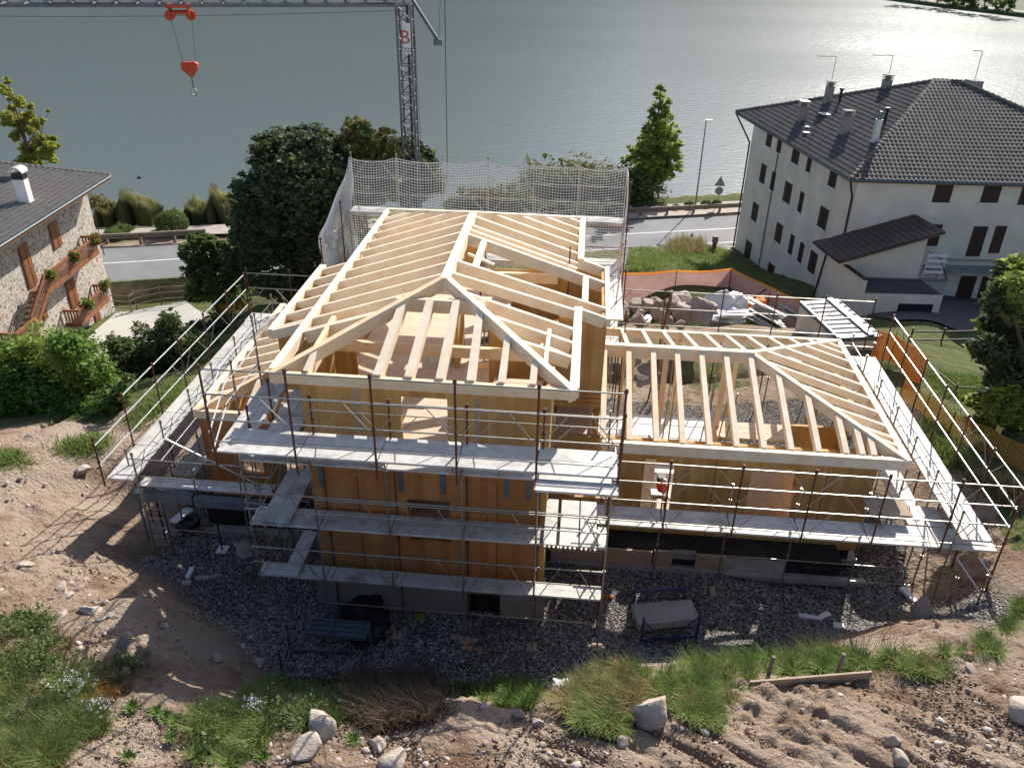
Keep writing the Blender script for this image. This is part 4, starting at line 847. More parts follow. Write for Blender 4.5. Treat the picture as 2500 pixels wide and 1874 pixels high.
b = MB(); b.path([jt(k*3.)-up*(.35+.25*math.sin(k/10*math.pi)) for k in range(11)], .012, 4); b.build('trolley_rope', 'cable', K)
# counter strut and ties on the right
e = ay(1070, 103, myy-.5); s0 = J0+np.array([.4, -.2, .3]); b = MB(); b.tube(s0, e+(0, 0, .1), .07); b.tube(s0+(0, .3, -.2), e, .06); b.obox(e, (1, 0, 0), (0, 1, 0), up, .45, .3, .3); b.build('strut', 'crane', K)
b = MB(); b.tube(e, ay(1078, -60, myy), .012, 4); b.tube(ay(1085, -60, myy-.8), ay(1093, 480, myy-.8), .022, 5); b.tube(ay(1010, 30, myy), ay(1030, 392, myy), .01, 4); b.build('tie_rope', 'cable', K)
HB = thing('hook_block', 'red orange heart shaped hook block hanging from the crane over the lake', 'crane hook', hk)
b = MB(); b.prism([hk+np.array([dx, -.12, dz]) for dx, dz in ((-.42, .28), (-.3, .36), (.3, .38), (.45, .3), (.43, .1), (.08, -.36), (-.02, -.36), (-.44, .02))], (0, .24, 0)); b.build('sheave_block', 'orange', HB)
b = MB()
for k in range(5): c = hk+np.array([0, 0, -.42-k*.11]); b.tube(c+np.array([-.03, 0, .05]), c+np.array([.03, 0, -.05]), .028, 5)
b.build('chain', 'cable', HB)
b = MB(); b.path([hk+np.array([.0+.14*math.sin(t), 0, -1.12+.18*math.cos(t)]) for t in np.linspace(.2, 5.2, 12)], .035, 6); b.build('hook', 'zinc', HB)
# ---------------------------------------------------------------- neighbouring houses
def r6(x, y): return 1750+x/2.909, 130+y/2.909
def l2(x, y): return x/3.315, 400+y/3.315
def zr(x, y): return 1900+x/2.21, 700+y/2.21
def r5(x, y): return 1400+x/3.315, 150+y/3.315
def tiled(name, poly, m_, parent, course=.36, pitch=.26, amp=.028, fade=0):
    P = [np.array(p, float) for p in poly]; e = P[1]-P[0]; e /= np.linalg.norm(e); nrm = np.cross(P[1]-P[0], P[2]-P[0]); nrm /= np.linalg.norm(nrm)
    if nrm[2] < 0: nrm = -nrm
    s = np.cross(nrm, e); s = s if s[2] > 0 else -s
    Q = np.array([((p-P[0])@e, (p-P[0])@s) for p in P]); u0, v0 = Q.min(0); u1, v1 = Q.max(0)
    dx = pitch/4; nu = int((u1-u0)/dx)+1; nv = int((v1-v0)/course)+1
    us = u0+np.arange(nu+1)*dx; F = []; V = []
    hh = np.cos(us/pitch*2*math.pi)*amp+amp
    for j in range(nv):
        va, vb = v0+j*course, v0+(j+1)*course
        k = len(V)
        for t, h in ((va, .035), (vb+.03, .0)):
            for i in range(nu+1): V.append(P[0]+e*us[i]+s*t+nrm*(hh[i]+h))
        ins = []
        for i in range(nu):
            x, y = us[i]+dx/2, (va+vb)/2; c_ = False
            for a in range(len(Q)):
                p, q = Q[a], Q[(a+1) % len(Q)]
                if (p[1] > y) != (q[1] > y) and x < (q[0]-p[0])*(y-p[1])/(q[1]-p[1])+p[0]: c_ = not c_
            if c_: F.append((k+i, k+i+1, k+nu+1+i+1, k+nu+1+i))
    b = MB(); b.add([tuple(x) for x in V], F); b.add([p-nrm*.02 for p in P]+[p-nrm*.14 for p in P], [tuple(range(len(P))), tuple(range(2*len(P)-1, len(P)-1, -1))]+[(i, (i+1) % len(P), len(P)+(i+1) % len(P), len(P)+i) for i in range(len(P))])
    return b.build(name, m_, parent), nrm
def caps(name, a, c, m_, parent, r=.13, st=.36):
    a = V3(a); c = V3(c); n_ = int(np.linalg.norm(c-a)/st); b = MB()
    for k in range(n_): p = a+(c-a)*k/n_; q = a+(c-a)*(k+1.12)/n_; b.tube(p+(0, 0, .05), q+(0, 0, .02), r, 8, r*.8)
    return b.build(name, m_, parent)
W = thing('apartment_house', 'large white four storey house with dark hipped tile roof and brown shutters', 'house', (15.66, 48.02, -3))
N_ = V3((15.66, 48.02, 4.45)); u_ = V3((12.22, 62.32, 4.45))-N_; u_ /= np.linalg.norm(u_); v_ = V3((25.01, 48.63, 4.45))-N_; v_ /= np.linalg.norm(v_)
nA = V3((u_[1], -u_[0], 0)); nB = V3((-v_[1], v_[0], 0)); UP = V3((0, 0, 1.))
def hw(u, v, z): return V3((N_[0]+u_[0]*u+v_[0]*v, N_[1]+u_[1]*u+v_[1]*v, z))
b = MB(); b.prism([hw(0, 0, -6.6), hw(0, 18, -6.6), hw(14.9, 18, -6.6), hw(14.9, 0, -6.6)][::-1], (0, 0, 11.1)); b.build('wall', 'plaster', W)
A1 = V3(az(*r6(1545, 200), 8.55)); A2 = V3(az(*r6(1750, 215), 8.55)); C1 = V3(az(*r6(952, 897), 4.6)); C2 = V3(az(*r6(138, 417), 4.6)); C3 = hw(-.6, 18.8, 4.6); C4 = hw(17.5, 18.2, 4.6)
tiled('roof', [C2, C1, A1], 'rooftile', W); tiled('roof', [C1, C3, A2, A1], 'rooftile', W); tiled('roof', [C3, C4, A2], 'rooftile', W); tiled('roof', [C4, C2, A1, A2], 'rooftile', W)
MT['ridgecap'] = mat('ridge_cap', (.17, .15, .12), .85, (.10, .095, .07), 3, 6)
for a, c in ((C1, A1), (C2, A1), (A1, A2), (A2, C4), (A2, C3)): caps('ridge_cap', a, c, 'ridgecap', W, .15)
b = MB(); b.prism([C1-UP*.16, C2-UP*.16, hw(14.9, 0, 4.43), hw(0, 0, 4.43)], (0, 0, .03)); b.prism([C1-UP*.16, C3-UP*.16, hw(0, 18, 4.43), hw(0, 0, 4.43)], (0, 0, .03)); b.build('soffit', 'brownwood', W)
b = MB(); b.tube(C1-UP*.05, C2-UP*.05, .075); b.tube(C1-UP*.05, C3-UP*.05, .075); b.build('gutter', 'bluegrey', W)
def dpipe(pts, parent, r=.06): b = MB(); b.path(pts, r, 7); b.build('downpipe', 'darkwood', parent)
dpipe([C1-UP*.1, hw(.1, -.1, 3.5), hw(.05, -.1, .8)], W); dpipe([C2-UP*.1, hw(14.9, -.12, 3.2), hw(14.9, -.12, -6)], W)
dpipe([hw(10.2, -.08, 4.0), hw(10.2, -.08, -5.5)], W, .035)
def openA(tl, br, nm='window', frame=True):
    p = apl(*r6(*tl), N_, nA); q = apl(*r6(*br), N_, nA); s0 = float((p-N_)@u_); s1 = float((q-N_)@u_)
    if s0 < s1: s0, s1 = s1, s0
    z0, z1 = float(q[2]), float(p[2]); c = (s0+s1)/2; h = max((s0-s1)/2, .28)
    o = MB().prism([hw(c-h, -.03, z0), hw(c+h, -.03, z0), hw(c+h, -.03, z1), hw(c-h, -.03, z1)], nA*-.0+hw(0, .05, 0)-hw(0, 0, 0)).build(nm, 'darkwood', W)
    b = MB(); b.prism([hw(c-h-.1, -.1, z0-.07), hw(c+h+.1, -.1, z0-.07), hw(c+h+.1, -.1, z0), hw(c-h-.1, -.1, z0)], hw(0, .12, 0)-hw(0, 0, 0)); b.build('sill', 'white', o)
    b = MB(); b.prism([hw(c-.03, -.05, z0), hw(c+.03, -.05, z0), hw(c+.03, -.05, z1), hw(c-.03, -.05, z1)], hw(0, .02, 0)-hw(0, 0, 0)); b.build('shutter_joint', 'black', o)
for tl, br in (((362,562),(383,672)), ((437,612),(450,712)), ((545,672),(575,795)), ((655,735),(656,848)), ((812,822),(838,962)), ((322,780),(335,932)), ((400,838),(398,978)),
               ((492,905),(515,1075)), ((600,980),(597,1135)), ((742,1080),(770,1260)), ((262,1053),(280,1203)), ((430,1195),(450,1357)), ((532,1282),(528,1432)), ((600,1338),(596,1492)),
               ((672,1395),(690,1575)), ((212,1320),(232,1472)), ((372,1480),(390,1637)), ((475,1572),(472,1690))): openA(tl, br)
def openB(tl, br, nm='window'):
    p = apl(*r6(*tl), N_, nB); q = apl(*r6(*br), N_, nB); s0 = float((p-N_)@v_); s1 = float((q-N_)@v_); z0, z1 = float(q[2]), float(p[2])
    o = MB().prism([hw(-.04, s0, z0), hw(-.04, s1, z0), hw(-.04, s1, z1), hw(-.04, s0, z1)], hw(.06, 0, 0)-hw(0, 0, 0)).build(nm, 'darkwood', W)
    if nm == 'window': b = MB(); b.prism([hw(-.12, s0-.12, z0-.07), hw(-.12, s1+.12, z0-.07), hw(-.12, s1+.12, z0), hw(-.12, s0-.12, z0)], hw(.14, 0, 0)-hw(0, 0, 0)); b.build('sill', 'white', o)
for tl, br in (((1562,922),(1648,1060)), ((1905,932),(1990,1062)), ((2175,945),(2250,1078)), ((1488,1213),(1562,1368))): openB(tl, br)
for tl, br in (((1828,1228),(1862,1442)), ((1985,1225),(2000,1420)), ((1742,1562),(1800,1740)), ((1905,1542),(1960,1740))): openB(tl, br, 'door')
# balcony along the right-hand facade
def B(u0, u1, v0, v1, z0, z1): b = MB(); b.prism([hw(u0, v0, z0), hw(u0, v1, z0), hw(u1, v1, z0), hw(u1, v0, z0)], (0, 0, z1-z0)); return b
bal = B(-1.3, -.02, 5.0, 17.5, -.62, -.45).build('balcony', 'concrete', W)
b = MB()
for z in (.38, .3): b.tube(hw(-1.27, 5.05, z), hw(-1.27, 17.4, z), .018); b.tube(hw(-1.27, 5.05, z), hw(-.05, 5.05, z), .018)
for k in range(95): b.tube(hw(-1.27, 5.05+.13*k, -.45), hw(-1.27, 5.05+.13*k, .32), .008, 4)
b.build('railing', 'black', bal)
# annexe with its lean-to roof, terrace and railing
an = B(-2.6, -.02, -1.2, 3.1, -3.6, .75).add([hw(-2.6, -1.2, .75), hw(-2.6, 3.1, .75), hw(-2.6, 3.1, 2.2), hw(-.02, -1.2, .75), hw(-.02, 3.1, .75), hw(-.02, 3.1, 2.2)], [(0, 1, 2), (5, 4, 3), (1, 4, 5, 2), (0, 2, 5, 3)]).build('annexe_wall', 'plaster', W)
P1, P2, P3, P4 = hw(-.03, -1.85, .78), hw(-3.35, -1.95, .8), hw(-.03, 3.6, 2.62), hw(-3.1, 3.6, 2.6)
tiled('annexe_roof', [P1, P2, P4, P3], 'rooftile_red', W, .36, .3, .012)
b = MB(); b.tube(P1, P2, .06); b.build('gutter', 'darkwood', an); dpipe([P1*.8+P2*.2-UP*.05, hw(-.6, -1.25, .3), hw(-.2, -1.28, -2.8)], an, .055)
B(-4.8, -2.62, -1.2, 3.3, -3.6, -.45).build('terrace', 'plaster', W); B(-4.75, -2.66, -1.15, 3.25, -.448, -.40).build('terrace_floor', 'yardasphalt', W)
pb = B(-4.8, -2.62, -1.2, -1.0, -.44, .32).build('parapet', 'plaster', W); B(-4.85, -2.6, -1.24, -.96, .323, .38).build('coping', 'darkwood', pb)
b = MB()
for z in (.45, .35): b.tube(hw(-4.75, -1.1, z), hw(-4.75, 3.3, z), .02); b.tube(hw(-4.75, 3.3, z), hw(-1.3, 5.0, z), .02)
for k in range(34): b.tube(hw(-4.75, -1.05+.13*k, -.4), hw(-4.75, -1.05+.13*k, .4), .008, 4)
b.build('railing', 'black', W)
b = MB(); b.prism([hw(-4.82, 1.0, -1.6), hw(-4.82, 2.9, -1.6), hw(-4.82, 2.9, -1.0), hw(-4.82, 1.0, -1.0)], hw(.04, 0, 0)-hw(0, 0, 0)); b.build('window', 'glass', W)
# white slatted screen on the landing
t = thing('slatted_screen', 'white slatted wooden screen on the terrace under the red brown roof edge', 'screen', hw(-2.4, 3.8, -.4)); b = MB()
for k in range(4): b.prism([hw(-2.4, 3.5, -.1+k*.33), hw(-2.4, 4.6, -.1+k*.33), hw(-2.4, 4.6, .06+k*.33), hw(-2.4, 3.5, .06+k*.33)], (0, .04, 0))
b.tube(hw(-2.37, 3.55, -.4), hw(-2.37, 3.55, 1.1), .03); b.tube(hw(-2.37, 4.5, -.4), hw(-2.37, 4.5, 1.1), .03); b.build('slats', 'white', t)
# chimneys, pipes, aerials
nR = np.cross(C2-C1, A1-C1); nR /= np.linalg.norm(nR)
def onroof(x, y): return V3(apl(*r6(x, y), C1, nR))
def chimney(x, y, w_, h, m_='chimney', cap='sheet'):
    p = onroof(x, y); c = MB().obox(p+UP*(h/2-.2), u_, v_, UP, w_, w_, h+.4).build('chimney', m_, W)
    b = MB()
    for k in range(3): b.obox(p+UP*(h+.02+.1*k), u_, v_, UP, w_*1.08, w_*1.08, .05)
    b.build('louvres', 'chimney', c); MB().obox(p+UP*(h+.34), u_, v_, UP, w_*1.2, w_*1.2, .06).build('cap', cap, c); return p+UP*(h+.45)
def aerial(p, h, s=1): 
    b = MB(); b.tube(p, p+UP*h, .022, 5); b.tube(p+UP*h-v_*.0, p+UP*h-v_*1.3*s, .016, 4)
    for k in range(5): b.tube(p+UP*h-v_*(.2+.25*k)*s-u_*.22, p+UP*h-v_*(.2+.25*k)*s+u_*.22, .01, 4)
    b.build('aerial', 'zinc', W)
chimney(600, 480, .46, .95); aerial(chimney(785, 352, .42, 1.05, cap='chimney'), 1.5); chimney(905, 570, .5, 1.05, cap='chimney'); aerial(chimney(1200, 250, .46, .5, cap='chimney'), 1.1)
p = onroof(1118, 635); MB().obox(p+UP*.6, u_, v_, UP, .28, .28, 1.5).add([], []).build('flue', 'sheet', W); b = MB(); b.tube(p+UP*1.35, p+UP*1.8, .16, 8, .08); b.build('flue_cowl', 'bluegrey', W)
for x, y in ((1190, 500), (870, 350)): p = onroof(x, y); b = MB(); b.tube(p-UP*.1, p+UP*.8, .09, 8); b.tube(p+UP*.8, p+UP*.95, .15, 8); b.build('vent_pipe', 'black', W)
for x, y, w_ in ((770, 442, .75), (640, 575, .4), (645, 535, .25)): p = onroof(x, y); MB().obox(p+nR*.12*np.sign(nR[2]), u_, v_, UP, w_, w_*.8, .05).build('roof_light', 'sheet', W)
p = (A2*.7+C4*.3)+UP*.1; MB().obox(p+UP*.4, u_, v_, UP, .9, .7, 1.0).build('chimney', 'chimney', W); aerial(p+UP*.8, 1.9, .5)
p = (A2*.25+C4*.75)+UP*.1-v_*.5; MB().obox(p+UP*.5, u_, v_, UP, .7, .7, 1.5).build('chimney', 'chimney', W)

# stone house, left
ST = thing('stone_house', 'rubble stone house with grey tiled roof, brown shutters and wooden balconies', 'house', (-31, 47, -6.7))
G0 = V3(az(*l2(935, 1195), -6.7)); ca = math.radians(-5.2); q_ = V3((math.sin(ca), math.cos(ca), 0)); nS = V3((math.cos(ca), -math.sin(ca), 0))   # q along the wall away, nS outward (towards +x)
EVZ = min(np.arange(-1., 4., .05), key=lambda z: abs(float((V3(az(*l2(893, 95), z+.1))-G0)@q_)-.7))
def sw(s, o, z): return V3((G0[0]+q_[0]*s+nS[0]*o, G0[1]+q_[1]*s+nS[1]*o, z))
b = MB(); b.prism([sw(0, 0, -7.2), sw(0, -14, -7.2), sw(-16, -14, -7.2), sw(-16, 0, -7.2)], (0, 0, EVZ+7.2)); b.build('wall', 'stonewall', ST)
ez0 = float(az(*l2(893, 95), EVZ+.15)[2]); E1 = V3(az(*l2(893, 95), EVZ+.1)); E2 = E1-q_*19
ov = float((E1-G0)@nS); eaf = float((E1-G0)@q_)
E1 = sw(eaf, ov, EVZ+.1); E2 = sw(-17, ov, EVZ+.1); rr = 7+ov
def prj(p): v = V3(p)-CP; w_ = v@_f; return 1250+FPX*(v@_r)/w_, 937-FPX*(v@_u)/w_
def vgap(sl_): q0, q1 = prj(E1), prj(sw(eaf, -7, EVZ+.1+rr*sl_)); return abs(q0[1]+(q1[1]-q0[1])*(0-q0[0])/(q1[0]-q0[0])-416)
RSL = min(np.arange(.1, .6, .01), key=vgap); R1 = sw(eaf, -7, EVZ+.1+rr*RSL); R2 = sw(-17, -7, EVZ+.1+rr*RSL)
tiled('roof', [E2, E1, R1, R2], 'rooftile_pale', ST, .38, .24, .03); b = 0; tiled('roof', [sw(eaf, -14-ov, EVZ+.1), sw(-17, -14-ov, EVZ+.1), R2, R1], 'rooftile_pale', ST, .38, .24, .03)
b = MB(); b.prism([sw(-.01, -.1, EVZ), sw(-.01, -7, EVZ+7*RSL-.1), sw(-.01, -13.9, EVZ)], q_*-.3); b.build('gable', 'stonewall', ST)
caps('verge_cap', E1, R1, 'rooftile_pale', ST, .13); b = MB(); b.tube(E1-UP*.04, E2-UP*.04, .07); b.build('gutter', 'bluegrey', ST)
b = MB(); b.prism([E1-UP*.22, E2-UP*.22, sw(-17, 0, EVZ-.03), sw(eaf, 0, EVZ-.03)], (0, 0, .04)); b.build('soffit', 'brownwood', ST)
G1 = sw(0, 0, 0)
def sp(x, y): p = apl(*l2(x, y), G1, nS); return float((p-G1)@q_), float(p[2])
def sopen(tl, br, nm, m_='brownwood'):
    s1, z1 = sp(*tl); s0, z0 = sp(*br); 
    if s0 > s1: s0, s1 = s1, s0
    o = MB().prism([sw(s0, .03, z0), sw(s1, .03, z0), sw(s1, .03, z1), sw(s0, .03, z1)], nS*.05).build(nm, m_, ST)
    c = (s0+s1)/2
    for a in (s0, c): 
        for zz in (z0+.08, (z0+z1)/2+.04): MB().prism([sw(a+.08, .083, zz), sw(a+(s1-s0)/2-.08, .083, zz), sw(a+(s1-s0)/2-.08, .083, zz+(z1-z0)/2-.12), sw(a+.08, .083, zz+(z1-z0)/2-.12)], nS*.015).build('panel', m_, o)
    return s0, s1, z0, z1
sopen((382, 500), (500, 650), 'shuttered_window'); sopen((135, 680), (300, 960), 'door'); d2 = sopen((520, 965), (640, 1130), 'door'); sopen((755, 1215), (820, 1290), 'window', 'brownwood'); sopen((330, 1190), (385, 1240), 'door')
def railp(name_pts, h, parent, slat=True):
    # name_pts: floor edge points in 3d
    for a, c in zip(name_pts[:-1], name_pts[1:]):
        a = V3(a); c = V3(c); L_ = np.linalg.norm((c-a)[:2]); n_ = max(2, int(L_/.17)); d = (c-a)/n_
        b = MB()
        for k in range(n_): p = a+d*(k+.5); b.obox(p+UP*(h*.52), d/np.linalg.norm(d), np.cross(UP, d/np.linalg.norm(d)), UP, .1, .025, h*.72)
        b.build('balusters', 'railwood', parent)
        b = MB(); b.beam(a+UP*h, c+UP*h, .12, .13); b.build('handrail', 'brownwood', parent); b = MB(); b.beam(a+UP*.1, c+UP*.1, .06, .26); b.build('skirting', 'brownwood', parent)
# upper balcony from px corners
sU1, zU1 = sp(590, 570)
dd = 1.0
def atb(x, y, off): p = apl(*l2(x, y), sw(0, off, 0), nS); return float((p-G1)@q_), float(p[2])
a1 = atb(800, 700, dd); a2 = atb(385, 1045, dd); zf = (a1[1]+a2[1])/2
bU = MB().prism([sw(a2[0], .02, zf-.1), sw(a1[0], .02, zf-.1), sw(a1[0], dd, zf-.1), sw(a2[0], dd, zf-.1)], (0, 0, .12)).build('balcony', 'railwood', ST)
railp([sw(a1[0], .05, zf), sw(a1[0], dd, zf), sw(a2[0], dd, zf)], 1.0, bU)
a3 = atb(315, 1300, dd); railp([sw(a2[0], dd, zf), sw(a2[0]-2.2, dd, zf-1.5)], 1.0, bU)
bS = MB().prism([sw(a2[0]-5.5, .02, zf-1.6), sw(a2[0]-2.2, .02, zf-1.6), sw(a2[0]-2.2, dd+.3, zf-1.6), sw(a2[0]-5.5, dd+.3, zf-1.6)], (0, 0, .12)).build('stair_landing', 'railwood', ST)
railp([sw(a2[0]-2.2, dd+.3, zf-1.5), sw(a2[0]-4.2, dd+.3, zf-1.5), sw(a2[0]-4.2, -.5, zf-1.5)], 1.0, bS)
b = MB()
for k in range(7): b.prism([sw(a2[0]-2.2+k*.31, .1, zf-1.45+k*.21), sw(a2[0]-1.95+k*.31, .1, zf-1.45+k*.21), sw(a2[0]-1.95+k*.31, .8, zf-1.45+k*.21), sw(a2[0]-2.2+k*.31, .8, zf-1.45+k*.21)], (0, 0, .04))
b.build('stair_treads', 'railwood', bS)
c1_ = atb(880, 1075, .95); c2_ = atb(660, 1310, .95); zl = (c1_[1]+c2_[1])/2
bL = MB().prism([sw(c2_[0], .02, zl-.1), sw(c1_[0], .02, zl-.1), sw(c1_[0], .95, zl-.1), sw(c2_[0], .95, zl-.1)], (0, 0, .12)).build('balcony', 'railwood', ST)
railp([sw(c1_[0], .05, zl), sw(c1_[0], .95, zl), sw(c2_[0], .95, zl), sw(c2_[0], .05, zl)], .95, bL)
nT = np.cross(E2-E1, R1-E1); nT /= np.linalg.norm(nT); p = V3(apl(*l2(215, 310), E1, nT)); ch = MB().obox(p+UP*.55, q_, nS, UP, .5, .62, 1.6).build('chimney', 'white', ST)
b = MB(); b.obox(p+UP*1.5, q_, nS, UP, .5, .62, .35); b.build('smoke_slots', 'black', ch); b = MB()
for k in range(9): 
    t0, t1 = math.pi*k/8, math.pi*(k+1)/8
    if k < 8: b.prism([p+UP*(1.68+.33*math.sin(t0))+nS*.36*math.cos(t0)-q_*.33, p+UP*(1.68+.33*math.sin(t1))+nS*.36*math.cos(t1)-q_*.33, p+UP*(1.70+.35*math.sin(t1))+nS*.39*math.cos(t1)-q_*.33, p+UP*(1.70+.35*math.sin(t0))+nS*.39*math.cos(t0)-q_*.33], q_*.66)
b.build('curved_cap', 'sheet', ch)
p = V3(apl(*l2(30, 140), E1, nT)); MB().obox(p+nT*.12*np.sign(nT[2]), q_, nS, UP, .9, .7, .07).build('skylight', 'glass', ST)

# ---------------------------------------------------------------- roadside furniture
p = az(*r5(985, 1180), -5.5); h_ = float(ay(*r5(1074, 478), p[1])[2])
LP = thing('street_lamp', 'slender grey street lamp beside the lake road left of the white house', 'street lamp', p); b = MB(); b.tube(p, (p[0], p[1], h_), .075, 8, .045); b.build('pole', 'crane', LP)
b = MB(); b.obox((p[0]+.22, p[1], h_+.03), (1, 0, 0), (0, 1, 0), (0, 0, 1), .6, .25, .09); b.build('lamp_head', 'sheet', LP)
p = az(*r5(1163, 1180), -5.5); Yp = p[1]
RS = thing('road_sign', 'backs of a triangular sign over a round sign on one post by the round bushes', 'road sign', p); q = ay(*r5(1192, 930), Yp); b = MB(); b.tube(p, (p[0], p[1], q[2]), .03); b.build('post', 'crane', RS)
tc_ = ay(*r5(1188, 975), Yp); b = MB(); b.prism([tc_+V3((-.5, -.06, -.36)), tc_+V3((.5, -.06, -.36)), tc_+V3((0, -.06, .52))], (0, .02, 0)); b.build('triangular_plate', 'bluegrey', RS)
rc_ = ay(*r5(1178, 1045), Yp); b = MB(); b.tube(rc_+V3((0, -.08, 0)), rc_+V3((0, -.06, 0)), .36, 24); b.build('round_plate', 'bluegrey', RS)
p = az(*r5(948, 1478), -5.45); t = thing('marker_post', 'small black topped white marker post at the grass edge of the road', 'marker post', p); b = MB(); b.box(p[0]-.06, p[0]+.06, p[1]-.04, p[1]+.04, p[2], p[2]+.65); b.build('post', 'white', t); b = MB(); b.box(p[0]-.065, p[0]+.065, p[1]-.045, p[1]+.045, p[2]+.65, p[2]+.9); b.build('cap', 'black', t)
p = az(*r5(1133, 1545), -4.9); t = thing('letterbox', 'weathered grey box on a wooden post by the garden steps', 'letterbox', p); b = MB(); b.box(p[0]-.14, p[0]+.14, p[1]-.14, p[1]+.14, p[2]-.3, p[2]+.8); b.build('post', 'greywood', t); b = MB(); b.box(p[0]-.2, p[0]+.2, p[1]-.2, p[1]+.2, p[2]+.8, p[2]+1.3); b.build('box', 'chimney', t)
t = thing('garden_steps', 'low reddish block steps between the grass bank and the white house', 'steps', az(*r5(1210, 1520), -5.0))
for k, (x, y) in enumerate(((1165, 1500), (1215, 1520), (1215, 1553), (1280, 1500))): p = az(*r5(x, y), -4.9); b = MB(); b.box(p[0]-.55, p[0]+.55, p[1]-.3, p[1]+.3, -5.6, -4.85); b.build('step', 'chimney', t)

# site container, right
Kc = [az(*s_, z) for s_, z in ((zr(120, 88), .9), (zr(320, 75), .9), (zr(560, 275), .9), (zr(325, 285), .9))]
CN = thing('site_container', 'white metal site cabin with ribbed roof behind the right scaffold', 'site cabin', (Kc[3][0], Kc[3][1], -1.6))
b = MB(); b.prism([V3(p)-UP*2.4 for p in Kc][::-1], (0, 0, 2.38)); b.build('cabin_wall', 'plaster', CN); b = MB(); b.prism([V3(p) for p in Kc][::-1], (0, 0, .1)); b.build('cabin_roof', 'white', CN)
b = MB()
for k in range(1, 9): a = V3(Kc[0])*(1-k/9)+V3(Kc[3])*k/9; c = V3(Kc[1])*(1-k/9)+V3(Kc[2])*k/9; b.beam(a+UP*.14, c+UP*.14, .05, .05)
b.build('roof_rib', 'greywood', CN); b = MB(); b.beam(V3(Kc[0])+UP*.12, V3(Kc[3])+UP*.12, .12, .2); b.beam(V3(Kc[3])+UP*.12, V3(Kc[2])+UP*.12, .12, .2); b.beam(V3(Kc[1])*.75+V3(Kc[0])*.25+UP*.2, V3(Kc[2])*.75+V3(Kc[3])*.25+UP*.2, .3, .06); b.build('roof_frame', 'bluegrey', CN)

# ---------------------------------------------------------------- fences and nets
def fence(name, label, cat, pts, h, m_post, rails_, net=None, post_h=None, cell=.07, r=.006, sag=.08, grp=None, spacing=2.2):
    P = []; 
    for a, c in zip(pts[:-1], pts[1:]):
        a = V3(a); c = V3(c); n_ = max(1, int(round(np.linalg.norm((c-a)[:2])/spacing)))
        for k in range(n_): P.append(a+(c-a)*k/n_)
    P.append(V3(pts[-1])); t = thing(name, label, cat, P[0], grp)
    for p in P: b = MB(); b.tube(p-UP*.2, p+UP*(post_h or h+.1), .045 if not net else .02, 6); b.build('post', m_post, t)
    for a, c in zip(P[:-1], P[1:]):
        for z in rails_: b = MB(); b.tube(a+UP*z, c+UP*z, .04); b.build('rail', m_post, t)
    if net:
        cum = np.r_[0, np.cumsum([np.linalg.norm(c-a) for a, c in zip(P[:-1], P[1:])])]; L_ = cum[-1]
        def f(u, v):
            s = u*L_; x = np.interp(s, cum, [p[0] for p in P]); y = np.interp(s, cum, [p[1] for p in P]); z = np.interp(s, cum, [p[2] for p in P])
            ph = (s % spacing)/spacing; dz = -sag*math.sin(ph*math.pi)*(.4+v) ; w_ = .06*math.sin(s*1.7+v*3)
            return (x+w_, y+w_, z+.03+v*(h+dz))
        netmesh('mesh', f, int(L_/cell), int(h/cell), r, t, net)
    return t
orp = [az(*zr(x, y), z) for x, y, z in ((598, 330, 1.0), (760, 500, .6), (700, 560, .9), (870, 800, 1.0), (960, 870, 1.1), (1120, 960, 1.3), (1326, 1040, 1.4))]
fence('orange_net_fence', 'bright orange plastic mesh fence leaning beside the right scaffold', 'net fence', [az(*zr(x, y), z) for x, y, z in ((500, 395, .6), (600, 400, .8), (760, 540, .6))], 1.35, 'rust', (), 'orangenet', cell=.085, r=.028)
fence('orange_net_fence', 'long yellowish orange mesh fence along the meadow right of the scaffold', 'net fence', [az(*zr(x, y), z) for x, y, z in ((640, 640, .8), (770, 740, .9), (900, 850, 1.0), (1100, 940, 1.2), (1326, 1050, 1.4))], 1.3, 'rust', (), 'fadednet', cell=.09, r=.018)
fence('orange_net_fence', 'scrap of orange mesh fence below the big tree behind the left walkway', 'net fence', [az(*z_, -2.2) for z_ in ((540, 790), (600, 778), (690, 765))], 1.1, 'rust', (), 'orangenet', cell=.08, r=.011)
def sheetnet(pts, h0, name, label, m_):
    t = thing(name, label, 'net fence', pts[0]); b = MB(); P = []
    for a, c in zip(pts[:-1], pts[1:]):
        for k in range(10): P.append(V3(a)+(V3(c)-V3(a))*k/10)
    P.append(V3(pts[-1])); n_ = len(P); V = []; F = []
    for i, p in enumerate(P):
        for j in range(4): V.append(p+V3((.05*math.sin(i*1.3+j), .05*math.cos(i*.9+j*2), h0*j/3*(1-.04*math.sin(i*.63)**2))))
    for i in range(n_-1):
        for j in range(3): F.append((i*4+j, (i+1)*4+j, (i+1)*4+j+1, i*4+j+1))
    b.add(V, F); b.build('net_sheet', m_, t); b = MB(); b.add([v+V3((.0, .02, 0)) for k, v in enumerate(V) if k % 4 == 3]+[v+V3((0, .02, .14)) for k, v in enumerate(V) if k % 4 == 3], [(i, i+1, n_+i+1, n_+i) for i in range(n_-1)]); b.build('orange_hem', 'orangenet', t)
    for k, p in enumerate(P[::5]): b = MB(); b.tube(p+V3((0, -.08, -.2)), p+V3((0, -.08, h0+.2)), .025); b.build('post', 'rust', t)
pk = [az(1440, 690, -2.0), az(1515, 690, -2.2), az(1790, 700, -2.9), az(1985, 800, -2.2)]
pk = [V3(ay(x, y, p[1]))-UP*1.85 for (x, y), p in zip(((1440, 682), (1515, 672), (1785, 662), (1990, 757)), pk)]
sheetnet(pk, 1.9, 'pink_net_fence', 'sun faded pink net fence between the grass bank and the boulders', 'pinknet')
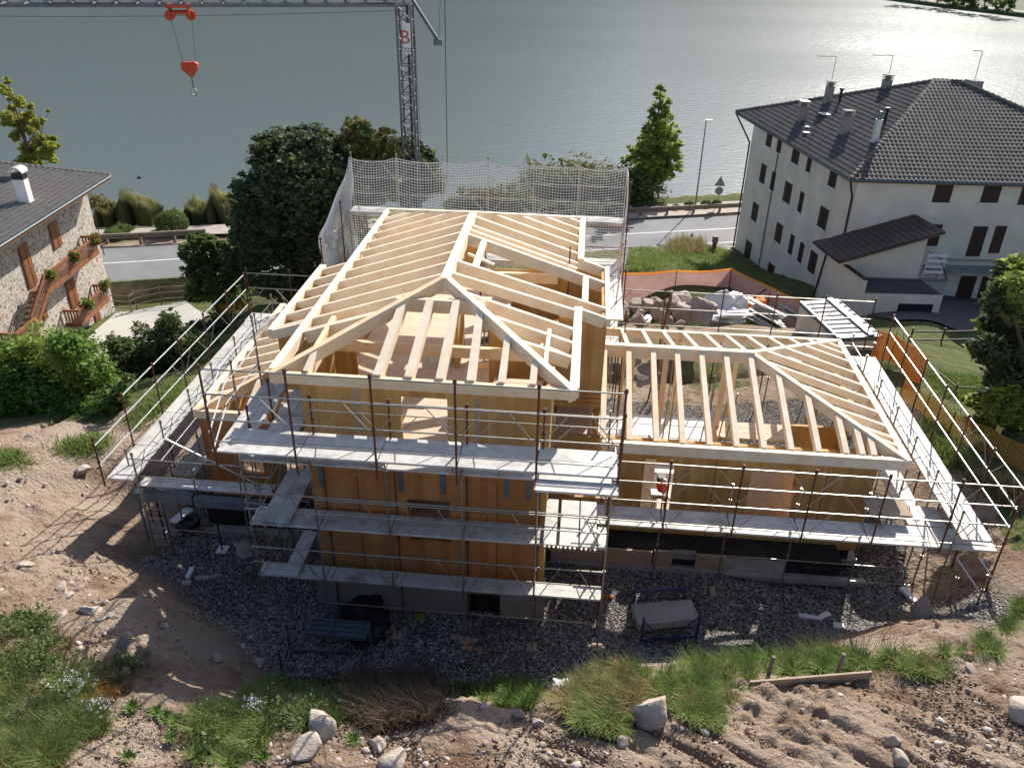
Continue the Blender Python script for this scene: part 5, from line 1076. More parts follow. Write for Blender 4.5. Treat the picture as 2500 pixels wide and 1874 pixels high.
fence('wooden_fence', 'dark wooden rail fence between yard and meadow of the white house', 'fence', [az(*zr(x, y), z) for x, y, z in ((700, 330, -1.0), (870, 330, -1.1), (1050, 325, -1.2), (1300, 320, -1.3))], 1.0, 'darkwood', (.45, .9), grp='wooden rail fences', spacing=3)
fence('wooden_fence', 'brown wooden rail fence running down the meadow behind the orange mesh', 'fence', [az(*zr(x, y), z) for x, y, z in ((770, 500, .1), (930, 640, .4), (1130, 650, .3))], .9, 'greywood', (.45, .85), grp='wooden rail fences', spacing=2.6)
gf = [az(*l2(x, y), -6.6) for x, y in ((905, 1195), (1070, 1205), (1110, 1175), (1310, 1130), (1520, 1115))]
fence('wooden_fence', 'greenish wooden rail fence at the end of the paved yard', 'fence', gf, 1.25, 'greywood', (.35, .8, 1.2), grp='wooden rail fences', spacing=2.0)
# ---------------------------------------------------------------- plants
def ter(px, py, t0=8., t1=130., n_=160):          # where the sight line meets the ground
    px = np.atleast_1d(px).astype(float); py = np.atleast_1d(py).astype(float)
    D = _f[None]*FPX+_r[None]*(px-1250)[:, None]-_u[None]*(py-937)[:, None]; D /= np.linalg.norm(D, axis=1)[:, None]
    T = np.geomspace(t0, t1, n_); out = np.zeros((len(px), 3)); 
    for i in range(0, len(px), 3000):
        d = D[i:i+3000]; P = CP+d[:, None, :]*T[None, :, None]; g = ground(P[..., 0], P[..., 1]); h = P[..., 2]-g
        k = np.argmax(h < 0, axis=1); k = np.where(h.min(1) < 0, np.maximum(k, 1), n_-1); r_ = np.arange(len(d))
        a, c = h[r_, k-1], h[r_, k]; w_ = np.clip(a/(a-c+1e-9), 0, 1); t = T[k-1]+(T[k]-T[k-1])*w_; q = CP+d*t[:, None]; q[:, 2] = ground(q[:, 0], q[:, 1]); out[i:i+3000] = q
    return out
def leafcloud(C, size, name, m_, parent, flat=.35, seed=1, asp=.55):
    rg = np.random.default_rng(seed); n_ = len(C); s = size*np.clip(rg.lognormal(-.1, .4, n_), .4, 2.1)[:, None]
    a = rg.normal(size=(n_, 3)); a[:, 2] *= flat; a /= np.linalg.norm(a, axis=1)[:, None]; b_ = rg.normal(size=(n_, 3)); b_ -= (b_*a).sum(1)[:, None]*a; b_ /= np.linalg.norm(b_, axis=1)[:, None]
    nn = np.cross(a, b_)
    V = np.stack([C-a*s, C-b_*s*asp+nn*s*.15, C+a*s, C+b_*s*asp+nn*s*.15], 1).reshape(-1, 3)
    return npmesh(name, V, np.arange(4*n_).reshape(-1, 4), m_, parent)
def crownpts(lobes, n_, seed=1, clump=.16, shell=.55, cl=26):
    rg = np.random.default_rng(seed); L_ = np.array(lobes, float); wgt = L_[:, 3]**2; wgt /= wgt.sum(); nc = max(8, n_//cl)
    idx = rg.choice(len(L_), nc, p=wgt); d = rg.normal(size=(nc, 3)); d /= np.linalg.norm(d, axis=1)[:, None]; r_ = L_[idx, 3]*(shell+(1.06-shell)*rg.random(nc)**.6)
    cen = L_[idx, :3]+d*r_[:, None]*np.array([1, 1, .92]); R0 = L_[idx, 3]
    j = rg.choice(nc, n_); o = rg.normal(size=(n_, 3)); o /= np.linalg.norm(o, axis=1)[:, None]; o *= rg.random(n_)[:, None]**.5
    sp = rg.random(nc) < .13; cen[sp] += d[sp]*(R0[sp]*rg.uniform(.06, .28, sp.sum()))[:, None]*np.array([1, 1, 1.2])
    R0 = R0*np.where(sp, .6, 1)
    return cen[j]+o*(R0[j]*clump*2.0)[:, None]*np.array([1.15, 1.15, .8])
def pxl(Y, L_, jit=.5, seed=3):                   # lobes given as (px, py, radius px) on the plane of depth Y
    rg = np.random.default_rng(seed); o = []
    for l in L_:
        y = Y+(l[3] if len(l) > 3 else rg.uniform(-1, 1)*jit); p = ay(l[0], l[1], y); w_ = float((p-CP)@_f); o.append((p[0], p[1], p[2], l[2]*w_/FPX))
    return o
def tree(name, label, cat, base, lobes, nleaf, size, m_, trunk=.2, m2=None, f2=0, group=None, seed=1, clump=.16, shell=.55, flat=.35, limbs=True, cl=26, parts=('crown', 'trunk')):
    t = thing(name, label, cat, base, group); base = V3(base); C = np.array([l[:3] for l in lobes]); 
    P = crownpts(lobes, nleaf, seed, clump, shell, cl)
    if m2:
        k = (fbm(P[:, 0]*1.3+P[:, 2], P[:, 1]+P[:, 2], .7, 3, seed) > 1-2*f2*1.2) if f2 < .9 else np.ones(len(P), bool)
        if (~k).sum(): leafcloud(P[~k], size, parts[0], m_, t, flat, seed)
        if k.sum(): leafcloud(P[k], size, parts[0], m2, t, flat, seed+5)
    else: leafcloud(P, size, parts[0], m_, t, flat, seed)
    if trunk:
        b = MB(); top_ = C[np.argmax(C[:, 2])]; mid = base*.5+np.array([C[:, 0].mean(), C[:, 1].mean(), C[:, 2].mean()])*.5
        b.tube(base-UP*.3, mid, trunk, 8, trunk*.75); b.tube(mid, top_, trunk*.75, 7, trunk*.15)
        if limbs:
            for l in C: q = mid+(top_-mid)*random.uniform(.05, .6); b.tube(q, l, trunk*.38, 5, trunk*.08)
        b.build(parts[1], 'bark', t)
    return t
bz = lambda x, y: gz(x, y)
def basept(px, Y, dz=0): p = ay(px, 700, Y); return (float(p[0]), Y, gz(p[0], Y)+dz)
tree('maple_tree', 'huge dark green maple crown left of the crane mast, tallest mass behind the house', 'tree', basept(700, 41),
     pxl(41, [(655,560,80),(625,480,62),(700,395,78),(770,370,62),(740,480,105),(690,640,85),(800,450,85),(800,570,95),(620,600,55),(760,650,80),(660,330+40,45),(600,540,40),(720,335,34)], 1.6), 46000, .12, 'leaf_dark', .3, 'leaf_mid', .2, seed=3, clump=.13)
tree('ash_tree', 'olive green tree just left of the crane mast behind the dark maple', 'tree', basept(900, 44),
     pxl(44, [(870,340,45),(850,385,55),(920,370,50),(900,430,70),(850,460,60),(940,330,22),(865,300,18)], 1.2), 18000, .12, 'leaf_mid', .2, 'leaf_olive', .45, seed=5)
tree('ash_tree', 'dark leafy tree around the foot of the crane mast', 'tree', basept(1000, 48),
     pxl(48, [(985,375,38),(1020,400,42),(1045,440,38),(990,440,55),(950,360,22)], 1), 13000, .12, 'leaf_dark', .18, 'leaf_mid', .4, seed=6)
Yc = 78.5; con = [(1618, 205, 12), (1615, 228, 20), (1622, 250, 26), (1612, 275, 32), (1625, 300, 36), (1605, 325, 40), (1640, 330, 28), (1600, 355, 46), (1635, 365, 34), (1592, 385, 46), (1645, 395, 34), (1560, 400, 34), (1600, 415, 46), (1525, 403, 15), (1655, 425, 22), (1570, 430, 34), (1620, 430, 34), (1545, 380, 20)]
tree('linden_tree', 'tall conical bright green tree on the shore path beside the street lamp', 'tree', az(1590, 484, -5.6), pxl(Yc, [(1618+(x-1618)*.93-4, 205+(y-205)*.95, r_*.8) for x, y, r_ in con], .9), 12500, .17, 'leaf_light', .24, 'leaf_mid', .3, seed=8, clump=.17, shell=.45)
lar = [(60,650,26),(30,700,20),(40,745,45),(90,790,24),(150,830,42),(250,860,22),(230,930,38),(60,960,55),(180,990,70),(300,1000,36),(350,960,22),(395,900,18),(120,1100,36),(240,1060,26),(330,1130,50),(430,1120,26),(400,1180,44),(480,1180,22),(250,1230,75),(380,1250,50),(180,1330,50),(440,1300,26),(60,1340,36),(280,1345,55),(100,880,30)]
tree('larch_tree', 'thin yellow green tree with layered open branches above the stone house roof', 'tree', (float(ay(80, 460, 66)[0]), 66, -6), pxl(66, [(x/3.315, y/3.315, r_/3.315) for x, y, r_ in lar], .8), 13000, .14, 'leaf_yellow', .13, 'leaf_light', .3, seed=9, clump=.24, shell=.2, flat=.2)
gt = [(1580,600,60),(1560,700,100),(1700,740,130),(1850,720,110),(1950,800,110),(1800,880,150),(1620,860,120),(1650,1000,120),(1850,1050,150),(2020,950,80),(1560,1060,55),(1720,640,60)]
tree('apple_tree', 'rounded garden tree with glossy leaves between the yard and the big maple', 'tree', (float(ay(530, 750, 42)[0]), 42, gz(float(ay(530, 750, 42)[0]), 42)), pxl(42, [(x/3.315, 400+y/3.315, r_/3.315) for x, y, r_ in gt], 1.), 18000, .11, 'leaf_mid', .14, 'leaf_vivid', .25, seed=10)
def z1(x, y): return 200+x/3.014, 650+y/3.014
def shrubpx(name, label, Y, L_, nleaf, size, m_, m2=None, f2=.3, cat='shrub', group=None, seed=1, trunk=.04, conv=None, clump=.2, shell=.3, flat=.35, parts=('foliage', 'stem')):
    L2 = [(*(conv(l[0], l[1]) if conv else (l[0], l[1])), l[2]) for l in L_]; lo = pxl(Y, L2, .4, seed); bx = float(np.mean([l[0] for l in lo])); by = float(np.mean([l[1] for l in lo]))
    return tree(name, label, cat, (bx, by, gz(bx, by)), lo, nleaf, size, m_, trunk, m2, f2, group, seed, clump, shell, flat, parts=parts)
shrubpx('large_shrub', 'big vivid green leafy shrub at the left edge below the stone house', 26.5, [(40,900,75),(110,870,70),(190,880,65),(235,920,50),(60,970,90),(160,970,90),(230,990,50),(20,930,70),(110,1020,60),(10,870,40),(150,840,40)], 34000, .085, 'leaf_vivid', 'leaf_light', .35, seed=12, trunk=.1)
shrubpx('fruit_bush', 'slim young fruit tree standing over the paved yard behind the left rails', 31, [(610,340,16),(620,400,28),(600,450,22),(660,420,26),(690,420,14),(640,480,28),(620,540,24)], 2200, .07, 'leaf_mid', 'leaf_vivid', .3, seed=13, conv=z1, trunk=.05)
shrubpx('garden_shrub', 'dark rounded shrub on the near corner of the paved yard', 30, [(250,600,34),(330,640,40),(290,580,26),(380,700,48),(300,560,20),(420,780,44),(330,760,44),(460,640,28),(500,720,34),(370,820,36)], 8500, .075, 'leaf_mid', 'leaf_dark', .4, seed=14, conv=z1)
shrubpx('garden_shrub', 'loose green hedge between the yard and the left scaffold rails', 31, [(480,520,36),(540,560,40),(620,620,50),(560,660,50),(680,660,60),(760,600,50),(820,660,60),(700,740,50),(860,560,40),(900,640,46),(780,700,48),(880,700,40)], 12000, .08, 'leaf_mid', 'leaf_olive', .35, seed=15, conv=z1)
shrubpx('garden_shrub', 'dark bushes filling the slope behind the far end of the left walkway', 34, [(920,560,46),(960,500,40),(880,480,36),(1000,440,30),(940,620,36),(840,520,30),(1020,540,36),(1060,470,36),(1100,420,30)], 8000, .085, 'leaf_dark', 'leaf_mid', .3, seed=16, conv=z1)
shrubpx('garden_shrub', 'low weeds and saplings on the bank below the left shrub corner', 25, [(330,870,24),(300,920,26),(270,980,26),(230,1000,30),(360,840,20),(150,1000,40),(90,1100,46),(40,1180,46),(130,1150,36)], 7000, .07, 'leaf_mid', 'leaf_vivid', .4, seed=17, conv=z1, trunk=0)
# right-hand foreground tree
rt = [(1250,30,100),(1150,90,50),(1190,190,90),(1290,220,90),(1130,330,80),(1250,380,110),(1180,470,70),(1290,520,100),(1110,610,60),(1190,640,80),(1290,640,90),(1250,740,70),(1120,700,46),(1270,-90,80),(1330,100,120)]
tree('walnut_tree', 'large shady tree cut off by the right edge beside the orange fences', 'tree', (float(ay(2640, 900, 27)[0]), 27, 1.0), pxl(27, [(*zr(x, y), r_/2.21) for x, y, r_ in rt], 1.2), 26000, .1, 'leaf_dark', .3, 'leaf_light', .36, seed=18, clump=.2, shell=.45)
# clipped round shrubs
for k, (x, y, r_, lab) in enumerate(((525,1185,52,'widest clipped round bush nearest the net behind the guard rail'), (632,1187,38,'second clipped round bush right of the net, in the conical tree shadow'), (722,1185,36,'third clipped round bush from the net, right below the conical tree'), (828,1180,31,'smallest clipped round bush in the sunny roadside row'),
        (935,1165,43,'clipped round bush touching the left of the lamp pole'), (1070,1155,41,'clipped round bush between the lamp pole and the road sign'), (1157,1150,38,'clipped round bush at the foot of the road sign'))):
    q = az(*r5(x, y+r_*.55), -5.5); w_ = float((q-CP)@_f); r3 = r_/3.315*w_/FPX
    t = thing('round_bush', lab, 'bush', q, 'clipped round bushes along the promenade'); rg = np.random.default_rng(k); d = rg.normal(size=(3600, 3)); d /= np.linalg.norm(d, axis=1)[:, None]; P = V3(q)+V3((0, 0, r3*.55))+d*r3*(.86+.16*rg.random(3600))[:, None]*V3((1, 1, .72)); P = P[P[:, 2] > q[2]-.05]
    leafcloud(P, .06, 'foliage', 'leaf_mid' if k else 'leaf_dark', t, .6, k); MB().tube(V3(q)-UP*.05, V3(q)+UP*r3*.5, .08, 6).build('stem', 'bark', t)
q = az(*l2(1365, 560), -5.5); t = thing('round_bush', 'big dark clipped dome bush behind the left guard rail', 'bush', q, 'clipped round bushes along the promenade'); rg = np.random.default_rng(77); d = rg.normal(size=(7000, 3)); d /= np.linalg.norm(d, axis=1)[:, None]; P = V3(q)+V3((0, .8, .55))+d*1.28*(.9+.12*rg.random(7000))[:, None]*V3((1, 1, .8)); leafcloud(P[P[:, 2] > q[2]-.1], .07, 'foliage', 'leaf_mid', t, .6, 3); MB().tube(V3(q)+V3((0, .8, -.1)), V3(q)+V3((0, .8, .6)), .1, 6).build('stem', 'bark', t)
def reeds(label, px0, px1, pyb, h, n_, m_='reed', conv=l2, depth=2.2, z=-5.9, wdt=.045, seed=1, name='reed_bed', cat='reeds'):
    rg = np.random.default_rng(seed); a = V3(az(*conv(px0, pyb), z)); c = V3(az(*conv(px1, pyb), z)); t = rg.random(n_); x = a[0]+(c[0]-a[0])*t; y = a[1]+(c[1]-a[1])*t+rg.random(n_)*depth; hh = h*(.6+.4*rg.random(n_))*(1-.5*np.abs(t*2-1)**4); return blades(x, y, np.full(n_, z-.3), hh*(1+.25*fbm(x, y, .9, 2, seed)), wdt, name, m_, label, cat, seed, lean=.16)
def blades(x, y, z, h, wd, name, m_, label=None, cat=None, seed=1, lean=.35, kind=None, parent=None):
    rg = np.random.default_rng(seed); n_ = len(x); a = rg.random(n_)*2*math.pi; d = np.stack([np.cos(a), np.sin(a), a*0], 1); s = np.stack([-np.sin(a), np.cos(a), a*0], 1); o = np.stack([x, y, z], 1); h = np.broadcast_to(h, (n_,)); wv = (np.broadcast_to(wd, (n_,))*rg.uniform(.6, 1.3, n_))[:, None]; l = (lean*rg.uniform(.3, 1.6, n_)*h)[:, None]; H_ = h[:, None]*UP
    V = np.stack([o-s*wv, o+s*wv, o+H_*.6+d*l*.35-s*wv*.7, o+H_*.6+d*l*.35+s*wv*.7, o+H_*.95+d*l*1.1], 1).reshape(-1, 3); k = np.arange(n_)[:, None]*5
    F = np.concatenate([k+[0, 1, 3], k+[0, 3, 2], k+[2, 3, 4]]); ob = npmesh(name, V, F, m_, parent); return tag(ob, label, cat, None, kind)
reeds('tall golden green reed clump at the water edge behind the left guard rail', 900, 1230, 480, 2.9, 5200, seed=1)
reeds('ragged low reeds between the stone house gable and the tall reed clump', 735, 905, 492, 2.2, 1900, 'leaf_olive', seed=2)
reeds('pale slender reeds right of the short bright shore grass', 1465, 1620, 478, 2.4, 1900, seed=3)
reeds('wide reed clump beside the dark maple at the shore', 1640, 1870, 480, 3.0, 3600, seed=4)
reeds('short bright green shore grass between two reed clumps', 1280, 1460, 480, 1.1, 2200, 'grass_green', seed=5)
reeds('low spiky shrub row next to the upper balcony behind the guard rail', 800, 990, 600, 1.0, 1600, 'leaf_mid', z=-5.5, seed=6)
def z4(x, y): return 780+x/2.836, 250+y/2.836
shrubpx('willow_bush', 'large olive bush at the shore behind the right half of the net', 78, [(1480,590,50),(1560,560,60),(1660,570,62),(1760,560,60),(1860,560,55),(1950,560,60),(2040,570,55),(1620,640,50),(1800,640,50),(1960,640,50),(1500,650,36)], 12000, .16, 'leaf_olive', 'leaf_mid', .3, seed=20, conv=lambda x, y: z4(x, y))
shrubpx('willow_bush', 'low olive hedge at the shore behind the middle of the net', 72, [(980,710,34),(1060,690,34),(1140,690,40),(1230,690,40),(1320,690,40),(1410,680,36),(930,730,24)], 7000, .15, 'leaf_olive', 'leaf_mid', .4, seed=21, conv=lambda x, y: z4(x, y))
shrubpx('willow_bush', 'tangled bush under the left side of the conical tree', 77, [(450,1020,40),(500,1040,48),(560,1050,50),(610,1040,34),(470,1090,40),(540,1100,40)], 6000, .13, 'leaf_olive', 'leaf_mid', .5, seed=22, conv=r5)
shrubpx('rust_bush', 'yellow orange sapling tip beside the stone house roof corner', 56, [(740,260,22),(750,300,26),(720,310,18)], 900, .09, 'leaf_rust', 'leaf_olive', .5, seed=23, conv=l2)
for k, (x, y) in enumerate(((1560,760),(1650,745),(1760,765),(1850,750),(1960,760),(2040,765))):
    shrubpx('hedge_ball', ['leftmost','second','third','fourth','fifth','rightmost'][k]+' round roadside bush seen through the white net', 70, [(x, y, 26)], 1200, .1, 'leaf_mid', None, seed=30+k, conv=lambda a, c: z4(a, c), trunk=.05, group='round bushes behind the net', cat='bush')
# geraniums on the balconies
for k, (x, y, r_, lab) in enumerate(((760,610,44,'red geraniums at the far end of the upper balcony'), (590,745,42,'green and red balcony flowers at the middle of the upper balcony'), (405,895,42,'green balcony flowers at the near end of the upper balcony'), (850,980,42,'green flower box at the far end of the lower balcony'), (700,1140,44,'green flower box in the middle of the lower balcony'))):
    p = V3(apl(*l2(x, y), sw(0, 1.05, 0), nS)); w_ = float((p-CP)@_f); r3 = r_/3.315*w_/FPX; t = thing('flower_box', lab, 'flower box', p, 'flower boxes on the stone house'); P = crownpts([(p[0], p[1], p[2], r3)], 900, k, .3, .2); leafcloud(P[:640], .07, 'foliage', 'leaf_vivid', t, .4, k); 
    leafcloud(P[640:900 if k < 2 else 700], .07, 'blossoms', 'flower_red', t, .4, k); b = MB(); b.obox(p-UP*r3*.7, q_, nS, UP, r3*1.6, .2, .18); b.build('planter', 'railwood', t)
for k, (x, y) in enumerate(((2215, 6), (2262, 10), (2310, 14), (2350, 20), (2395, 26), (2430, 30), (2478, 38))):
    q = V3(az(x, y+3, -5.7)); q = q+V3((1.2, 12, 0)); L_ = [(q[0]+math.sin(j*2.1+k)*2.2, q[1], q[2]+3+1.2*j, 3.2-.5*j) for j in range(4)]
    tree('shore_tree', ['leftmost','second','third','middle','fifth','sixth','rightmost'][k]+' of the far trees on the opposite shore', 'tree', q, L_, 900, .5, 'leaf_mid', .25, seed=300+k, group='trees on the opposite shore')
# ---- weeds and grass, nearer
def inpoly(P, n_, rg):
    P = np.array(P, float); lo, hi = P.min(0), P.max(0); out = []
    while len(out) < n_:
        q = lo+(hi-lo)*rg.random((n_*2, 2)); ins = np.zeros(len(q), bool)
        for i in range(len(P)):
            a, c = P[i], P[(i+1) % len(P)]; cond = ((a[1] > q[:, 1]) != (c[1] > q[:, 1])) & (q[:, 0] < (c[0]-a[0])*(q[:, 1]-a[1])/(c[1]-a[1]+1e-9)+a[0]); ins ^= cond
        out.extend(q[ins].tolist())
    return np.array(out[:n_])
def weeds(poly, ntuft, per, h, m_, name='grass', seed=1, wd=.008, spread=.16, lean=.5):
    rg = np.random.default_rng(seed); q = inpoly(poly, ntuft, rg); P = ter(q[:, 0], q[:, 1]); pm = fbm(P[:, 0], P[:, 1], 1.1, 4, seed) + rg.normal(size=len(P))*.15 > -.14; P = P[pm]; P[:, :2] += rg.normal(size=(len(P), 2))*.07; ntuft = len(P); P = np.repeat(P, per, 0); o = rg.normal(size=(len(P), 2))*spread*.6; P[:, :2] += o; zz = ground(P[:, 0], P[:, 1]); P[:, 2] = zz; hs = np.repeat(h*rg.uniform(.35, 1.5, ntuft), per)*rg.uniform(.6, 1.15, len(P))
    return blades(P[:, 0], P[:, 1], P[:, 2]-.02, hs, wd, name, m_, seed=seed, lean=lean, kind='stuff')
def s6(x, y): return x/2.012, 1050+y/2.012
def s7(x, y): return 500+x/2.212, 1350+y/2.212
def s8(x, y): return 1400+x/2.011, 1300+y/2.011
def tuss(poly, n_, per, h, m_, name, seed, lean=.95, spread=.07, wd=.009): return weeds(poly, int(n_*1.35), per, h*.62, m_, name, seed, wd, spread, lean)
def herb(poly, n_, per, h, size, m_, seed):       # broad-leaved weeds
    rg = np.random.default_rng(seed); q = inpoly(poly, n_, rg); P = ter(q[:, 0], q[:, 1]); pm = fbm(P[:, 0], P[:, 1], 1.4, 3, seed) > -.05; P = P[pm]; r_ = np.repeat(rg.uniform(.4, 1.3, len(P)), per); P = np.repeat(P, per, 0); o = rg.normal(size=P.shape)*h*.5*r_[:, None]; P[:, :2] += o[:, :2]; P[:, 2] += np.abs(o[:, 2])*1.3+.02
    return tag(leafcloud(P, size, 'weeds', m_, None, .3, seed), kind='stuff')
A = [s6(*p) for p in ((0,960),(200,960),(330,1050),(400,1120),(690,1180),(640,1270),(480,1230),(430,1300),(520,1400),(520,1480),(330,1560),(300,1680),(-40,1680))]
A2 = [s6(*p) for p in ((-20,1230),(420,1230),(520,1440),(320,1580),(260,1680),(-40,1680))]
weeds(A, 1100, 12, .14, 'grass_green', seed=41); tuss(A2, 210, 120, .42, 'grass_green', 'grass', 141); tuss(A, 130, 70, .40, 'grass_dry', 'grass', 42, .7); tuss(A, 120, 80, .34, 'leaf_mid', 'grass', 144)
herb([s6(*p) for p in ((0,930),(250,930),(380,1100),(350,1200),(0,1250))], 330, 40, .24, .035, 'leaf_mid', 43); herb(A2, 120, 40, .2, .03, 'leaf_dark', 143); herb([s6(*p) for p in ((400,1120),(690,1160),(680,1270),(540,1240))], 60, 50, .2, .04, 'leaf_mid', 145)
tuss([s6(*p) for p in ((430,1240),(560,1250),(600,1320),(500,1380),(420,1340))], 40, 60, .26, 'leaf_rust', 'red_weeds', 44, .8)
Bc = [s6(*p) for p in ((980,1400),(1100,1370),(1290,1400),(1320,1500),(1230,1620),(1000,1680),(940,1560))]
tuss(Bc, 70, 150, .40, 'grass_green', 'grass', 45); herb(Bc, 60, 50, .2, .035, 'leaf_mid', 46); weeds(Bc, 120, 14, .16, 'grass_dry', seed=146)
M1 = [s7(*p) for p in ((240,740),(500,680),(820,760),(800,900),(640,930),(420,960),(250,900))]
herb(M1, 170, 50, .22, .035, 'leaf_mid', 47); tuss(M1, 60, 110, .38, 'grass_green', 'grass', 57); herb(M1, 80, 40, .25, .03, 'leaf_dark', 157); tuss([s7(*p) for p in ((600,880),(770,850),(780,930),(640,960))], 14, 160, .36, 'leaf_vivid', 'grass', 158)
weeds([s7(*p) for p in ((760,720),(900,690),(1200,690),(1320,760),(1300,880),(1100,990),(900,930),(780,860))], 520, 34, .5, 'weed_brown', 'dry_brush', 48, wd=.006, lean=.6)
G3 = [s7(*p) for p in ((1330,740),(1480,710),(1800,720),(1830,800),(1700,850),(1420,800))]
tuss(G3, 34, 130, .34, 'leaf_vivid', 'grass', 49); herb(G3, 90, 40, .18, .03, 'leaf_mid', 149); weeds(G3, 110, 14, .2, 'grass_dry', seed=150)
G4 = [s7(*p) for p in ((1830,800),(1900,740),(2050,640),(2212,640),(2300,700),(2300,900),(2200,980),(1950,850))]
tuss(G4, 70, 110, .42, 'grass_dry', 'grass', 50, .8); tuss(G4, 26, 110, .4, 'grass_green', 'grass', 151)
D8 = [s8(*p) for p in ((0,740),(180,690),(420,690),(620,620),(960,630),(1200,600),(1430,610),(1600,580),(1850,610),(2050,510),(2230,330),(2240,430),(2100,520),(2050,600),(1880,630),(1800,710),(1450,690),(1100,700),(850,750),(790,780),(700,950),(600,940),(560,880),(300,840),(200,980),(0,960))]
weeds(D8, 900, 14, .15, 'grass_green', seed=51, wd=.009); tuss(D8, 190, 150, .42, 'grass_green', 'grass', 52); tuss(D8, 70, 130, .40, 'leaf_vivid', 'grass', 152); tuss(D8, 80, 60, .42, 'grass_dry', 'grass', 53, .7)
tuss([s8(*p) for p in ((480,700),(760,720),(780,800),(700,960),(560,900),(480,840))], 26, 170, .42, 'grass_green', 'grass', 153); herb(D8, 130, 30, .16, .028, 'leaf_mid', 154)
weeds([s8(*p) for p in ((1000,560),(1600,540),(1600,610),(1000,620))], 90, 5, .7, 'weed_brown', 'dry_stalks', 156, wd=.005, lean=.4)
weeds([s8(*p) for p in ((20,760),(300,740),(330,840),(200,950),(30,900))], 170, 24, .3, 'grass_dry', seed=54, lean=.8)
weeds([s7(*p) for p in ((560,700),(620,680),(760,650),(790,700),(700,740),(580,740))], 30, 8, .5, 'weed_brown', 'weeds', 55)
for k, (x, y) in enumerate((s6(650,1362), s6(812,1412), s6(862,1432), s6(845,1508), s6(768,1387), s6(630,1605), s7(800,1010), s7(310,1110))):
    p = ter(x, y)[0]; rg = np.random.default_rng(k); n_ = 60; a = rg.random(n_)*6.28; tag(blades(p[0]+.08*np.cos(a)*rg.random(n_), p[1]+.08*np.sin(a)*rg.random(n_), np.full(n_, p[2]), .09, .018, 'weed_rosette', 'leaf_vivid', seed=k, lean=1.1), ['uppermost thistle rosette right of the rusty red weeds', 'thistle rosette left of the pair in the middle of the soil', 'right hand thistle rosette of the middle pair', 'larger thistle rosette below the middle pair', 'tiny rosette between the red weeds and the middle pair', 'lowest thistle rosette near the bottom edge, left', 'green rosette right of the large angular pink rock', 'small rosette beside the bright grass clump at bottom'][k], 'weed', 'thistle rosettes on the bare soil')
# white umbels
for k, (x0, y0, sp_) in enumerate(((*s7(590,690), 26), (*s7(740,670), 26), (*s7(280,880), 14), (*s6(350,1290), 30), (*s6(530,1400), 26))):
    rg = np.random.default_rng(60+k); P = ter(x0+rg.normal(size=46)*sp_, y0+rg.normal(size=46)*sp_*.5); P[:, 2] += rg.uniform(.25, .5, 46); P = np.repeat(P, 9, 0)+rg.normal(size=(46*9, 3))*.02; tag(leafcloud(P, .012, 'white_flowers', 'flower_white', None, .3, k), kind='stuff')
# grass tufts on the bank by the road and round the boulders
for k, (poly, n_, h, m_) in enumerate((([r5(780,1475),r5(900,1440),r5(1050,1470),r5(1060,1560),r5(800,1570)], 260, .6, 'grass_dry'), ([r5(420,1530),r5(1150,1500),r5(1280,1600),r5(1100,1690),r5(430,1690)], 700, .35, 'grass_green'),
        ([(1560,760),(1700,735),(1830,745),(1870,790),(1700,800),(1600,800)], 500, .3, 'grass_green'), ([zr(820,760),zr(900,860),zr(1000,960),zr(940,1000),zr(840,880),zr(780,760)], 300, .35, 'grass_green'), ([zr(1000,980),zr(1326,1100),zr(1326,1200),zr(1100,1080)], 200, .4, 'grass_dry'),
        ([zr(800,470),zr(1130,500),zr(1100,620),zr(950,600),zr(820,520)], 900, .22, 'grass_green'), ([(300,1030),(360,980),(430,930),(470,960),(380,1010),(330,1050)], 300, .25, 'grass_green'), ([(0,1105),(40,1108),(50,1130),(0,1135)], 80, .2, 'grass_green'), ([(150,1085),(250,1060),(255,1090),(170,1105)], 120, .22, 'grass_green'))):
    weeds(poly, n_, 16, h, m_, 'grass', 70+k, wd=.014, spread=.35)

# ---------------------------------------------------------------- stones
def rockmesh(rx, ry, rz, seed, sub=3, rough=.22, cut=3):
    import bmesh
    bm = bmesh.new(); bmesh.ops.create_icosphere(bm, subdivisions=sub, radius=1); rg = np.random.default_rng(seed); V = np.array([v.co for v in bm.verts]); F = [[v.index for v in f.verts] for f in bm.faces]; bm.free()
    for _ in range(cut*4+2):
        n_ = rg.normal(size=3); n_ /= np.linalg.norm(n_); d = V@n_; lim = rg.uniform(.5, .74); V -= np.maximum(d-lim, 0)[:, None]*n_
    V *= 1.25*(1+rough*.8*fbm(V[:, 0]*2+seed, V[:, 1]*2+V[:, 2], 1.3, 5, seed)[:, None])
    return V*np.array((rx, ry, rz)), F
def rock(px, py, r_, label, m_='boulder', name='boulder', cat='boulder', grp=None, P=None, asp=(1, .85, .7), seed=1, sub=3, sink=.25):
    p = V3(P) if P is not None else V3(ter(px, py)[0]); V, F = rockmesh(r_*asp[0], r_*asp[1], r_*asp[2], seed, sub); p = p+UP*r_*asp[2]*(1-2*sink)
    o = npmesh(name, V, np.array(F), m_, None, smooth=False); o.location = tuple(map(float, p)); o.rotation_euler = (0, 0, seed*1.7)
    return tag(o, label, cat, grp)
